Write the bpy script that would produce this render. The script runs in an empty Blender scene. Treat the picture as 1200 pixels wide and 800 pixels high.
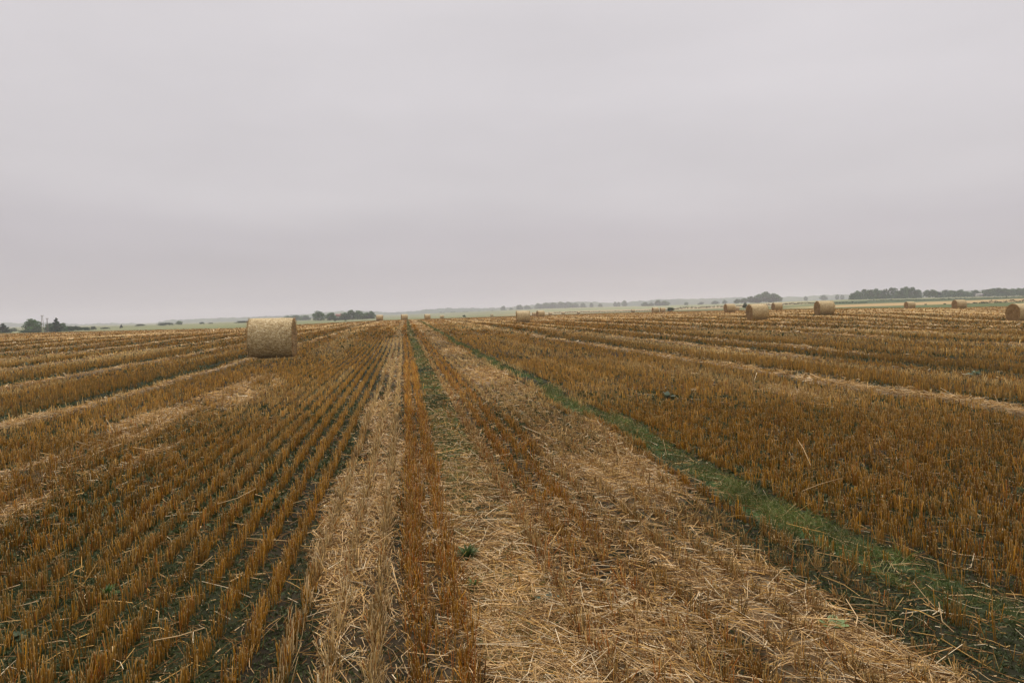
import bpy, bmesh, math, random
import numpy as np
from mathutils import Vector, Matrix

R = math.radians
PI = math.pi
rng = np.random.default_rng(7)
random.seed(7)
scene = bpy.context.scene
COL = scene.collection

# ------------------------------------------------------------------ camera
EYE = 1.42
F = 800.0                       # focal length in pixels of the 1200 px wide photograph (24 mm)
YAW, PITCH, ROLL = R(8.88), R(2.43), R(1.52)
fwd = np.array([math.sin(YAW) * math.cos(PITCH), math.cos(YAW) * math.cos(PITCH), -math.sin(PITCH)])
right0 = np.array([math.cos(YAW), -math.sin(YAW), 0.0])
up0 = np.cross(right0, fwd)
right = right0 * math.cos(ROLL) - up0 * math.sin(ROLL)
up = up0 * math.cos(ROLL) + right0 * math.sin(ROLL)
cam_data = bpy.data.cameras.new('camera')
cam = bpy.data.objects.new('camera', cam_data)
COL.objects.link(cam)
m = Matrix(((right[0], up[0], -fwd[0], 0.0), (right[1], up[1], -fwd[1], 0.0), (right[2], up[2], -fwd[2], EYE), (0, 0, 0, 1)))
cam.matrix_world = m
cam_data.sensor_width = 36.0
cam_data.lens = 24.0
cam_data.clip_start = 0.05
cam_data.clip_end = 20000.0
scene.camera = cam

# ------------------------------------------------------------------ world: overcast sky
SUN_EL, SUN_AZ = R(62), R(20)
world = bpy.data.worlds.new('World')
scene.world = world
world.use_nodes = True
wn, wl = world.node_tree.nodes, world.node_tree.links
wn.clear()
def wnode(t, **k):
    n = wn.new(t)
    for a, b in k.items():
        setattr(n, a, b)
    return n
out = wnode('ShaderNodeOutputWorld')
bg_sky = wnode('ShaderNodeBackground')
bg_cloud = wnode('ShaderNodeBackground')
mixs = wnode('ShaderNodeMixShader')
mixs.inputs[0].default_value = 0.94           # almost closed cloud cover
sky = wnode('ShaderNodeTexSky', sky_type='NISHITA', sun_disc=False)
sky.sun_elevation = SUN_EL
sky.sun_rotation = SUN_AZ
wl.new(sky.outputs[0], bg_sky.inputs[0])
bg_sky.inputs[1].default_value = 0.08
tc = wnode('ShaderNodeTexCoord')
def wmath(op, a, b=None, c=None):
    n = wnode('ShaderNodeMath', operation=op)
    for i, v in enumerate((a, b, c)):
        if v is None: continue
        if isinstance(v, (int, float)): n.inputs[i].default_value = v
        else: wl.new(v, n.inputs[i])
    return n.outputs[0]
sep = wnode('ShaderNodeSeparateXYZ')
wl.new(tc.outputs['Generated'], sep.inputs[0])
mp = wnode('ShaderNodeMapping')
mp.inputs['Scale'].default_value = (1.0, 1.0, 5.0)
wl.new(tc.outputs['Generated'], mp.inputs[0])
n1 = wnode('ShaderNodeTexNoise')
n1.inputs['Scale'].default_value = 1.6
n1.inputs['Detail'].default_value = 4.0
n1.inputs['Roughness'].default_value = 0.5
wl.new(mp.outputs[0], n1.inputs[0])
# height above the horizon with the cloud edge tilted a little towards the right
tilt = wmath('ADD', sep.outputs[2], wmath('MULTIPLY', sep.outputs[0], 0.02))
tilt = wmath('ADD', tilt, wmath('MULTIPLY', wmath('SUBTRACT', n1.outputs[0], 0.5), 0.09))
ramp = wnode('ShaderNodeValToRGB')
ramp.color_ramp.interpolation = 'EASE'
els = ramp.color_ramp.elements
stops = [(0.0, (0.395, 0.368, 0.388)), (0.07, (0.415, 0.387, 0.406)), (0.115, (0.452, 0.422, 0.440)),
         (0.180, (0.540, 0.511, 0.520)), (0.34, (0.585, 0.556, 0.566)), (0.52, (0.595, 0.568, 0.576)), (1.0, (1.9, 1.82, 1.84))]
els[0].position, els[0].color = stops[0][0], (*stops[0][1], 1)
els[1].position, els[1].color = stops[-1][0], (*stops[-1][1], 1)
for p, c in stops[1:-1]:
    e = els.new(p); e.color = (*c, 1)
wl.new(tilt, ramp.inputs[0])
n2 = wnode('ShaderNodeTexNoise')
n2.inputs['Scale'].default_value = 2.6
n2.inputs['Detail'].default_value = 5.0
mp2 = wnode('ShaderNodeMapping')
mp2.inputs['Scale'].default_value = (1.0, 1.0, 3.5)
mp2.inputs['Location'].default_value = (3.1, 0.7, 0.2)
wl.new(tc.outputs['Generated'], mp2.inputs[0])
wl.new(mp2.outputs[0], n2.inputs[0])
vary = wmath('ADD', wmath('MULTIPLY', n2.outputs[0], 0.24), 0.90)
wl.new(ramp.outputs[0], bg_cloud.inputs[0])
wl.new(vary, bg_cloud.inputs[1])
wl.new(bg_sky.outputs[0], mixs.inputs[1])
wl.new(bg_cloud.outputs[0], mixs.inputs[2])
wl.new(mixs.outputs[0], out.inputs[0])

sun_d = bpy.data.lights.new('sun', 'SUN')
sun_d.energy = 1.5
sun_d.angle = R(14)
sun_d.color = (1.0, 0.94, 0.85)
sun = bpy.data.objects.new('sun', sun_d)
COL.objects.link(sun)
sd = Vector((math.sin(SUN_AZ) * math.cos(SUN_EL), math.cos(SUN_AZ) * math.cos(SUN_EL), math.sin(SUN_EL)))
sun.rotation_euler = sd.to_track_quat('Z', 'Y').to_euler()

scene.view_settings.view_transform = 'Standard'
scene.view_settings.look = 'None'
scene.view_settings.exposure = 0.25
scene.view_settings.gamma = 1.0
scene.view_settings.use_curve_mapping = False
scene.cycles.max_bounces = 6
scene.cycles.diffuse_bounces = 3
scene.cycles.glossy_bounces = 2
scene.cycles.transmission_bounces = 2
scene.cycles.volume_bounces = 2
scene.cycles.transparent_max_bounces = 8
scene.cycles.caustics_reflective = False
scene.cycles.caustics_refractive = False

# ------------------------------------------------------------------ helpers
def at(px, py, d):
    """World point seen at photograph pixel (px, py) at forward distance d."""
    return np.array([0, 0, EYE]) + d * (fwd + (px - 600) / F * right + (400 - py) / F * up)

def _hash(ix, iy, seed):
    h = (ix.astype(np.int64) * 374761393 + iy.astype(np.int64) * 668265263 + seed * 1442695041) & 0xFFFFFFFF
    h = ((h ^ (h >> 13)) * 1274126177) & 0xFFFFFFFF
    h = h ^ (h >> 16)
    return (h & 0xFFFFFF) / float(0xFFFFFF)

def vn(x, y, seed=0):
    """smooth value noise 0..1"""
    x, y = np.broadcast_arrays(np.asarray(x, float), np.asarray(y, float))
    ix, iy = np.floor(x), np.floor(y)
    fx, fy = x - ix, y - iy
    fx, fy = fx * fx * (3 - 2 * fx), fy * fy * (3 - 2 * fy)
    ix, iy = ix.astype(np.int64), iy.astype(np.int64)
    a, b = _hash(ix, iy, seed), _hash(ix + 1, iy, seed)
    c, d = _hash(ix, iy + 1, seed), _hash(ix + 1, iy + 1, seed)
    return (a * (1 - fx) + b * fx) * (1 - fy) + (c * (1 - fx) + d * fx) * fy

def fbm(x, y, seed=0, o=3):
    s, a, t = 0, 1.0, 0
    for k in range(o):
        s = s + a * vn(x * 2 ** k, y * 2 ** k, seed + k * 17); t += a; a *= 0.5
    return s / t

def sstep(a, b, x):
    t = np.clip((x - a) / (b - a), 0, 1)
    return t * t * (3 - 2 * t)

def band(u, a, b, s=0.04):
    return sstep(a - s, a + s, u) * (1 - sstep(b - s, b + s, u))

def np_mesh(name, co, faces_list, col=None, smooth=False):
    """faces_list: list of int arrays of shape (n, k)"""
    me = bpy.data.meshes.new(name)
    me.vertices.add(len(co))
    me.vertices.foreach_set('co', np.ascontiguousarray(co, dtype=np.float32).ravel())
    idx = np.concatenate([f.ravel() for f in faces_list]).astype(np.int32)
    sizes = np.concatenate([np.full(len(f), f.shape[1]) for f in faces_list])
    starts = np.concatenate([[0], np.cumsum(sizes)[:-1]]).astype(np.int32)
    me.loops.add(len(idx))
    me.loops.foreach_set('vertex_index', idx)
    me.polygons.add(len(sizes))
    me.polygons.foreach_set('loop_start', starts)
    try:
        me.polygons.foreach_set('loop_total', sizes.astype(np.int32))
    except Exception:
        pass
    if smooth:
        me.polygons.foreach_set('use_smooth', np.ones(len(sizes), bool))
    if col is not None:
        ca = me.color_attributes.new('Col', 'FLOAT_COLOR', 'POINT')
        c4 = np.ones((len(co), 4), np.float32); c4[:, :3] = col
        ca.data.foreach_set('color', c4.ravel())
    me.update(calc_edges=True)
    return me

def link(name, me, mat=None, parent=None, loc=None):
    o = bpy.data.objects.new(name, me)
    COL.objects.link(o)
    if mat is not None and me is not None:
        me.materials.append(mat)
    if parent is not None:
        o.parent = parent
    if loc is not None:
        o.location = loc
    return o

def tag(o, label=None, cat=None, group=None, kind=None):
    if label: o['label'] = label
    if cat: o['category'] = cat
    if group: o['group'] = group
    if kind: o['kind'] = kind
    return o

class Tubes:
    """collects many thin tubes or ribbons; paths (n,k,3), radii (n,k), colours (n,k,3)"""
    def __init__(s): s.co, s.col, s.f, s.n = [], [], [], 0
    def add(s, P, rad, colr, sides=3, facing=None):
        n, k, _ = P.shape
        if n == 0: return
        D = P[:, -1] - P[:, 0]
        D = D / (np.linalg.norm(D, axis=1, keepdims=True) + 1e-9)
        ref = rng.normal(size=(n, 3)) if facing is None else facing
        A = np.cross(D, ref); A /= (np.linalg.norm(A, axis=1, keepdims=True) + 1e-9)
        B = np.cross(D, A)
        if sides == 2:
            offs = [A, -A]
        else:
            offs = [math.cos(2 * PI * i / sides) * A + math.sin(2 * PI * i / sides) * B for i in range(sides)]
        V = np.stack([P + o[:, None, :] * rad[:, :, None] for o in offs], axis=2)   # n,k,sides,3
        C = np.repeat(colr[:, :, None, :], sides, axis=2)
        base = s.n + (np.arange(n) * k * sides)[:, None]
        fl = []
        for j in range(k - 1):
            for i in range(1 if sides == 2 else sides):
                i2 = (i + 1) % sides
                fl.append(np.concatenate([base + j * sides + i, base + j * sides + i2, base + (j + 1) * sides + i2, base + (j + 1) * sides + i], axis=1))
        s.f.append(np.concatenate(fl))
        s.co.append(V.reshape(-1, 3)); s.col.append(C.reshape(-1, 3)); s.n += n * k * sides
    def mesh(s, name):
        return np_mesh(name, np.concatenate(s.co), [np.concatenate(s.f)], np.concatenate(s.col))

def new_mat(name):
    mt = bpy.data.materials.new(name)
    mt.use_nodes = True
    nt = mt.node_tree
    return mt, nt.nodes, nt.links, nt.nodes['Principled BSDF']

def mat_attr(name, rough=0.8, spec=0.25, transl=0.0, noise=0.0, nscale=20.0, bump=0.0, bscale=60.0):
    """colour from the mesh attribute times a little procedural noise"""
    mt, n, l, b = new_mat(name)
    a = n.new('ShaderNodeAttribute'); a.attribute_name = 'Col'
    src = a.outputs['Color']
    if noise:
        t = n.new('ShaderNodeTexCoord')
        tx = n.new('ShaderNodeTexNoise'); tx.inputs['Scale'].default_value = nscale; tx.inputs['Detail'].default_value = 5
        l.new(t.outputs['Object'], tx.inputs[0])
        mr = n.new('ShaderNodeMapRange')
        mr.inputs[1].default_value = 0.3; mr.inputs[2].default_value = 0.7
        mr.inputs[3].default_value = 1 - noise; mr.inputs[4].default_value = 1 + noise
        l.new(tx.outputs[0], mr.inputs[0])
        vm = n.new('ShaderNodeVectorMath'); vm.operation = 'SCALE'
        l.new(src, vm.inputs[0]); l.new(mr.outputs[0], vm.inputs[3])
        src = vm.outputs[0]
    l.new(src, b.inputs['Base Color'])
    b.inputs['Roughness'].default_value = rough
    b.inputs['Specular IOR Level'].default_value = spec
    if bump:
        t = n.new('ShaderNodeTexCoord')
        tx = n.new('ShaderNodeTexNoise'); tx.inputs['Scale'].default_value = bscale; tx.inputs['Detail'].default_value = 6
        l.new(t.outputs['Object'], tx.inputs[0])
        bp = n.new('ShaderNodeBump'); bp.inputs['Strength'].default_value = 1.0; bp.inputs['Distance'].default_value = bump
        l.new(tx.outputs[0], bp.inputs['Height']); l.new(bp.outputs[0], b.inputs['Normal'])
    if transl:
        tr = n.new('ShaderNodeBsdfTranslucent'); l.new(src, tr.inputs[0])
        mx = n.new('ShaderNodeMixShader'); mx.inputs[0].default_value = transl
        l.new(b.outputs[0], mx.inputs[1]); l.new(tr.outputs[0], mx.inputs[2])
        l.new(mx.outputs[0], n['Material Output'].inputs[0])
    return mt

# ------------------------------------------------------------------ terrain from sight lines
# bales: (centre x px, base y px, height px, label)
BALE_D = 1.5
BALES = [
 (320, 419.5, 49.0, 'big straw bale close by on the left of the field, net wrapped'),
 (445, 375.6, 7.6, 'small distant bale just right of the hazy trees, leftmost bale on the crest'),
 (474, 375.2, 7.2, 'small distant bale at the far end of the pale straw track'),
 (501, 374.0, 6.6, 'small distant bale at the far end of the right green strip'),
 (518, 373.4, 4.6, 'tiny pale bale right of the three small bales on the crest'),
 (613, 378.2, 15.8, 'straw bale standing in the middle distance nearest the photo centre'),
 (633.5, 371.4, 8.4, 'smaller bale just behind and right of the centre bale'),
 (626, 370.0, 4.6, 'tiny bale half hidden between the two centre bales'),
 (768, 366.3, 6.8, 'left bale of a touching pair below the hazy tree group'),
 (776.5, 365.6, 5.6, 'paler right bale of the touching pair below the hazy tree group'),
 (785.5, 364.8, 4.4, 'tiny pale bale beside a dark shrub right of the touching pair'),
 (855, 366.2, 10.6, 'bale behind and left of the larger bale below the copse'),
 (863, 364.0, 5.4, 'small bale peeping out right behind the bale below the copse'),
 (887.5, 375.0, 19.8, 'large bale with its orange round end facing left below the copse'),
 (910.5, 363.8, 9.6, 'small bale on the green edge right behind the large bale below the copse'),
 (966, 369.4, 17.6, 'upright looking wide bale alone between the copse and the right treeline'),
 (1066, 361.4, 8.8, 'small bale on the green margin under the right treeline'),
 (1124, 361.4, 11.2, 'medium bale on the green margin, second bale from the right edge'),
 (1197, 376.6, 22.6, 'large bale cut off by the right edge of the photo'),
 (742, 366.0, 3.6, 'tiny pale bale alone beyond the field left of the touching pair'),
 (576.5, 370.9, 3.0, 'tiny pale bale far off, left of the centre bale'),
 (645, 369.4, 3.6, 'tiny pale bale, first in the far row right of the centre bales'),
 (660, 368.7, 3.4, 'tiny pale bale, second in the far row right of the centre bales'),
 (678, 367.8, 3.2, 'tiny pale bale, last in the far row right of the centre bales'),
]
ANCH = []
for d in (1.5, 3, 6, 10, 16, 24, 34):
    for px in (-500, -200, 200, 600, 1000, 1400, 1700):
        ANCH.append((px, None, d, 0.0))
for (px, py, h, lab) in BALES:
    d = F * BALE_D / h
    ANCH.append((px, py, d, None))
BOUND = [(-200, 394.5, 150), (0, 391, 150), (100, 388.5, 150), (200, 386.0, 150), (270, 385, 140), (350, 380.5, 170), (400, 378, 190), (440, 375.7, 215),
         (475, 374.8, 225), (560, 372.0, 262), (640, 369.0, 330), (700, 367.0, 330), (760, 366.3, 290), (850, 364.0, 250),
         (950, 361.6, 215), (1000, 361.2, 190), (1060, 361.0, 170), (1124, 360.4, 160), (1200, 358.6, 155), (1400, 353, 150)]
for (px, py, d) in BOUND:
    ANCH.append((px, py, d, None))
for t in [(-200, 392, 300), (50, 389.4, 300), (150, 384.0, 450), (250, 380.0, 500), (330, 377.6, 500), (400, 376.2, 480), (450, 373.2, 500), (480, 372, 600),
          (560, 369.6, 700), (650, 365.5, 600), (700, 364.2, 600), (700, 361.2, 1000), (770, 361.0, 900), (850, 360.5, 480), (850, 357.0, 900),
          (900, 354.5, 900), (1000, 356.0, 350), (1000, 351.6, 600), (1100, 353.0, 340), (1100, 349.8, 600), (1200, 350.6, 300),
          (1200, 347.6, 600), (1400, 342, 600), (-200, 386, 1500), (50, 383.0, 1500), (250, 378.0, 1500), (400, 372.0, 1500), (600, 363.0, 1700), (900, 354.5, 1700), (1200, 345.5, 1700), (1400, 340, 1700)]:
    ANCH.append((t[0], t[1], t[2], None))
SPX, SLD = 260.0, 0.75
def polar(x, y):
    x = np.asarray(x, float); y = np.asarray(y, float)
    dep = x * math.sin(YAW) + y * math.cos(YAW)
    lat = x * math.cos(YAW) - y * math.sin(YAW)
    az = np.arctan2(lat, dep)
    azc = np.clip(az, -R(55), R(55))
    r = np.hypot(x, y)
    px = 600 + F * np.tan(azc)
    return px, np.maximum(r * np.cos(azc), 1.5)
axy, az_ = [], []
for px, py, d, z in ANCH:
    if z is None:
        p = at(px, py, d); axy.append(polar(p[0], p[1])); az_.append(p[2])
    else:
        axy.append((px, d)); az_.append(z)
axy = np.array(axy); az_ = np.array(az_)
AX = np.stack([axy[:, 0] / SPX, np.log(axy[:, 1]) / SLD], 1)
def kern(r): return (1 + r) * np.exp(-r)
K = kern(np.linalg.norm(AX[:, None] - AX[None], axis=2)) + 0.004 * np.eye(len(AX))
# scale the heights by distance so that near ground stays calm
WGT = np.linalg.solve(K, az_ / (axy[:, 1] + 20))
def terrain(x, y):
    px, d = polar(x, y)
    shp = px.shape
    dd = np.minimum(d.ravel(), 1700.0)
    q = np.stack([px.ravel() / SPX, np.log(dd) / SLD], 1)
    res = np.zeros(len(q))
    for i in range(0, len(q), 40000):
        r = np.linalg.norm(q[i:i + 40000, None] - AX[None], axis=2)
        res[i:i + 40000] = kern(r) @ WGT
    z = res * (dd + 20)
    far = sstep(20, 45, dd)
    return (z * far).reshape(shp)

# ------------------------------------------------------------------ field layout
def wig(y): return 0.07 * (vn(y / 14.0, 0 * y + 3.3, 5) - 0.5) + 0.3 * (vn(y / 55.0, 0 * y + 9.1, 6) - 0.5) * sstep(8, 60, y)
LINES = [-5.35, -8.7, -12.6, -17.0, -21.5, -26.5, -32, -38, -45, -53, -62, -72, -84, -98, -115, -135,
         7.2, 10.4, 12.5, 18.2, 22.3, 27.5, 33, 39.5, 46, 54, 63, 73, 85, 98, 112, 130, 150, 175, 205, 240]
def layout(x, y):
    """coverages at world points of the field"""
    x = np.asarray(x, float); y = np.asarray(y, float)
    u = x + wig(y)
    N1 = fbm(u / 0.5, y / 2.2, 11); N2 = fbm(u / 1.6, y / 5.0, 23); N3 = fbm(u / 0.22, y / 0.6, 31)
    ue = u + 0.16 * (vn(y / 0.7, u * 0 + 1.1, 41) - 0.5) + 0.2 * (vn(y / 2.6, u * 0 + 5.1, 43) - 0.5)
    dens = np.full(u.shape, 0.92); hgt = np.full(u.shape, 0.090); straw = np.full(u.shape, 0.05)
    grass = np.zeros(u.shape); weed = 0.35 * sstep(0.45, 0.7, N2); tan = np.full(u.shape, 0.13)
    a = band(ue, -0.60 + 0.10 * (1 - sstep(2.5, 6, y)), -0.06)
    dens = dens * (1 - a) + 0.85 * a; tan = np.maximum(tan, a * 0.9); straw = np.maximum(straw, a * (0.22 + 0.5 * N1)); weed = weed * (1 - a)
    b = band(u, -0.07, 0.29, 0.04)
    dens = np.maximum(dens, b); straw = np.maximum(straw, 0.38 * b); tan = tan * (1 - b) + 0.10 * b; hgt = hgt * (1 + 0.15 * b)
    c = band(u, 0.27, 0.66, 0.03)
    dens *= 1 - 0.97 * c
    straw = np.maximum(straw, c * np.clip(0.25 + 0.45 * (1 - sstep(3.0, 6.5, y)) + 0.5 * (N1 - 0.3), 0, 1))
    weed = np.maximum(weed, c * 0.8)
    grass = np.maximum(grass, 0.9 * c * sstep(0.38, 0.56, N1 + 0.12 * sstep(4, 7, y) - 0.05 * (1 - sstep(2.5, 4.5, y))))
    d_ = band(u, 0.66, 0.80, 0.02)
    tan = np.maximum(tan, 0.85 * d_); straw = np.maximum(straw, 0.45 * d_)
    e = band(u, 0.80, 1.22, 0.03); straw = np.maximum(straw, 0.3 * e)
    tan = tan * (1 - e) + 0.1 * e
    near = 1 - sstep(2.6, 4.2, y + 0.9 * (N2 - 0.5))
    f = band(ue, 1.24, 2.18, 0.10)
    fr = 1 - (1 - sstep(3.2, 6.0, y)) * sstep(1.75, 2.0, ue + 0.3 * (N1 - 0.5))
    pile = np.clip(sstep(0.34, 0.62, N2 + 0.12 * np.cos((y - 6) / 1.6)) , 0, 1)
    f2 = np.maximum(f, near * band(ue, 0.36, 2.0, 0.12) * (0.6 + 0.4 * sstep(.35, .55, N1)))
    straw = np.maximum(straw, f2 * fr * np.clip(0.38 + 0.62 * pile + 0.3 * near, 0, 1)); dens = dens * (1 - f2 * (0.30 + 0.32 * pile)); tan = np.maximum(tan, 0.8 * f2)
    weed = weed * (1 - f2)
    g = band(ue + 0.10 * (N1 - 0.5), 2.33, 2.64, 0.05) * sstep(2.0, 2.9, y) * (1 - 0.5 * (1 - sstep(2.2, 3.8, y)))
    gp = sstep(0.26, 0.50, N1 + 0.12 * sstep(5, 8, y)) * (1 - 0.35 * sstep(16, 26, y))
    dens *= 1 - 0.985 * g; straw = straw * (1 - g) + 0.12 * g; grass = np.maximum(grass, g * gp)
    q0 = band(ue, 1.85, 2.8, 0.1) * (1 - sstep(3.0, 4.6, y)); dens *= 1 - 0.7 * q0; weed = np.maximum(weed, 0.45 * q0); straw = np.maximum(straw * (1 - 0.5 * q0), 0.08 * q0)
    # straw patch on the left
    j = band(ue, -3.95, -2.75, 0.15) * sstep(0.30, 0.50, N2 + 0.1) * (1 - sstep(16, 24, y))
    j = j * (0.5 + 0.5 * sstep(.40, .56, N1)); straw = np.maximum(straw, 0.9 * j); dens *= 1 - 0.6 * j; tan = np.maximum(tan, 0.6 * j)
    j2 = sstep(0.62, 0.78, N2) * ((u < -4.2) | (u > 5.5)) * 0.5
    straw = np.maximum(straw, j2); tan = np.maximum(tan, j2)
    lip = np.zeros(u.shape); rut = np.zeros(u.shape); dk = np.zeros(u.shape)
    for L in LINES:
        s = 1 if L > 0 else -1
        w = 1 + min(abs(L) / 30.0, 2.5)
        wob = 0.45 * (vn(y / 9.0, u * 0 + L, 77) - 0.5) * min(1, abs(L) / 8)
        t = s * (ue - L + wob)
        k = sstep(0.10, 0.4, vn(y / 7.0, u * 0 + L * 3, 78))
        lip = np.maximum(lip, band(t, -0.13 * w, 0.10 * w, 0.07) * (0.35 + 0.65 * k))
        rut = np.maximum(rut, band(t, 0.20 * w, 0.62 * w, 0.08))
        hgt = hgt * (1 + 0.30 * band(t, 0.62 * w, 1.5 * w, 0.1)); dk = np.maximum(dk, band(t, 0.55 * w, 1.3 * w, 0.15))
        weed = np.maximum(weed, 0.75 * band(t, 0.2 * w, 1.2 * w, 0.15))
    straw = np.maximum(straw, lip * 0.95); dens *= (1 - 0.75 * lip); tan = np.maximum(tan, lip)
    dens *= 1 - 0.85 * rut; straw *= 1 - 0.8 * rut
    # long streaks left by the combine along the rows
    S1 = fbm(u / 0.75, y / 16.0, 131); S2 = fbm(u / 2.4, y / 30.0, 137)
    ft = sstep(5, 14, np.hypot(x, y))
    tan = np.clip(tan + (0.75 * sstep(.52, .70, S1) + 0.45 * sstep(.5, .65, S2)) * ft * (1 - b) * (1 - e), 0, 1)
    tan = tan * (1 - 0.8 * dk)  # shaded side of the taller stubble past each rut, painted into its colour
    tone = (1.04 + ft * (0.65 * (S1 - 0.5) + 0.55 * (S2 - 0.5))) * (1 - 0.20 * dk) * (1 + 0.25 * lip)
    gap = sstep(.52, .68, fbm(u / 0.9 + 4, y / 1.8, 611)) * (1 - sstep(8, 16, y)) * ((u > 2.8) | (u < -0.8))
    dens = dens * (1 - 0.12 * gap); weed = np.maximum(weed, 0.6 * gap); tan = tan * (1 - 0.5 * gap)
    hgt = hgt * (0.82 + 0.36 * N2)
    dens = dens * (0.84 + 0.32 * N1)
    return dict(u=u, dens=np.clip(dens, 0, 1), hgt=hgt, straw=np.clip(straw, 0, 1), grass=np.clip(grass, 0, 1), weed=np.clip(weed, 0, 1),
                tan=np.clip(tan, 0, 1), tone=tone, rut=rut, lip=lip, N1=N1, N2=N2, N3=N3)

bpx = np.array([b[0] for b in BOUND], float); bdd = np.array([b[2] for b in BOUND], float)
def field_edge(px): return np.interp(px, bpx, bdd)

def micro(x, y, L=None):
    if L is None: L = layout(x, y)
    r = np.hypot(x, y)
    rel = 0.030 * (fbm(x / 0.35, y / 0.35, 91) - 0.5) + 0.018 * (fbm(x / 0.07, y / 0.07, 95) - 0.5) * (r < 14)
    rel += -0.08 * L['rut'] + 0.06 * L['lip']
    rel += 0.05 * L['straw'] * band(L['u'], 0.9, 2.2, 0.3) * (0.4 + L['N2'])
    rel += 0.30 * (fbm(x / 18.0 + 3, y / 42.0, 99) - 0.5) * sstep(15, 40, r) * (1 - sstep(90, 160, r))
    return rel
def ground_z(x, y, L=None):
    return terrain(x, y) + micro(x, y, L)

# ------------------------------------------------------------------ ground sheet
angs = np.concatenate([np.linspace(-180, -62, 16)[:-1], np.linspace(-62, 62, 640), np.linspace(62, 180, 16)[1:-1]])
rads = np.concatenate([[0.25, 0.5, 0.75], np.exp(np.linspace(math.log(1.0), math.log(260), 700)), np.exp(np.linspace(math.log(264), math.log(7000), 110))])
A_, R_ = np.meshgrid(np.radians(angs) + YAW, rads)
GX, GY = R_ * np.sin(A_), R_ * np.cos(A_)
lay = layout(GX, GY)
GZ = ground_z(GX, GY, lay)
px, dd = polar(GX, GY)
edge = field_edge(px) + 3 * (vn(px / 40, px * 0, 3) - 0.5)
infield = 1 - sstep(-1.5, 1.5, dd - edge)
def C(*c): return np.array(c, float)
soil = C(.024, .019, .011)[None, None] * (0.55 + 0.9 * lay['N3'][..., None])
moss = C(.022, .034, .012)
mm = np.clip(0.55 * lay['weed'] + 0.35 * sstep(.5, .7, lay['N1']) * (GX < 0), 0, 0.85)[..., None]
gc = soil * (1 - mm) + moss * mm
gg = lay['grass'][..., None]
gc = gc * (1 - gg) + C(.045, .075, .025) * gg
st = (sstep(0.2, 0.95, lay['straw']) * 0.5)[..., None]
gc = gc * (1 - st) + C(.30, .20, .105) * (0.7 + 0.6 * lay['N3'][..., None]) * st
# far stubble carpet
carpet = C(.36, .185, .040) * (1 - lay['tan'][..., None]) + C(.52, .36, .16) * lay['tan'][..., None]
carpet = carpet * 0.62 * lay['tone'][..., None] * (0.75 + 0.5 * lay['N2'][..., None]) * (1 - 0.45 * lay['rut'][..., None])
carpet = carpet * (1 - 0.35 * lay['weed'][..., None]) + C(.09, .10, .035) * 0.35 * lay['weed'][..., None]
carpet = carpet * (1 - gg) + C(.055, .085, .03) * gg
farm = (sstep(26, 70, dd) * 0.95)[..., None]
gc = gc * (1 - farm) + carpet * farm
# meadows beyond the field
e2 = dd / edge
mn = fbm(GX / 60, GY / 90, 51)[..., None]; mn2 = fbm(px / 90, np.log(dd) * 9, 55)[..., None]
meadow = C(.155, .165, .075) * (0.8 + 0.4 * mn)
meadow = meadow * (1 - 0.35 * sstep(.45, .65, mn2)) + C(.20, .18, .09) * 0.35 * sstep(.45, .65, mn2)
rightside = sstep(900, 1000, px)[..., None]
mid = (sstep(560, 640, px) * (1 - sstep(900, 1000, px)))[..., None]
strip_g = C(.085, .105, .038); strip_t = C(.36, .25, .115); strip_d = C(.055, .085, .035)
le = dd[..., None]
rcol = strip_g * np.ones_like(gc)
k1 = sstep(235, 245, le); rcol = rcol * (1 - k1) + strip_t * (0.8 + .4 * mn) * k1
k2 = sstep(330, 340, le); rcol = rcol * (1 - k2) + strip_d * k2
k3 = sstep(520, 560, le); rcol = rcol * (1 - k3) + meadow * k3
mcol = C(.12, .125, .05) * np.ones_like(gc)
k1 = sstep(420, 450, le); mcol = mcol * (1 - k1) + C(.30, .24, .13) * k1
k2 = sstep(700, 760, le); mcol = mcol * (1 - k2) + meadow * 1.25 * k2
outc = meadow * (1 - rightside) * (1 - mid) + rcol * rightside + mcol * mid
inf = infield[..., None]
gc = gc * inf + outc * (1 - inf)
nr, na = A_.shape
co = np.stack([GX, GY, GZ], -1).reshape(-1, 3)
co = np.vstack([co, [[0, 0, 0]]])
gcol = np.vstack([gc.reshape(-1, 3), [[.05, .04, .03]]])
ii, jj = np.meshgrid(np.arange(nr - 1), np.arange(na), indexing='ij')
j2 = (jj + 1) % na
quads = np.stack([ii * na + jj, (ii + 1) * na + jj, (ii + 1) * na + j2, ii * na + j2], -1).reshape(-1, 4)
quads = quads[:, ::-1]
jr = np.arange(na); tri = np.stack([np.full(na, nr * na), jr, (jr + 1) % na], 1)[:, ::-1]
m_ground = mat_attr('soil_and_field', rough=0.95, spec=0.1, noise=0.30, nscale=9.0, bump=0.012, bscale=45.0)
g = link('ground', np_mesh('ground', co, [quads, tri], gcol, smooth=True), m_ground)
tag(g, kind='structure')

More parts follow.
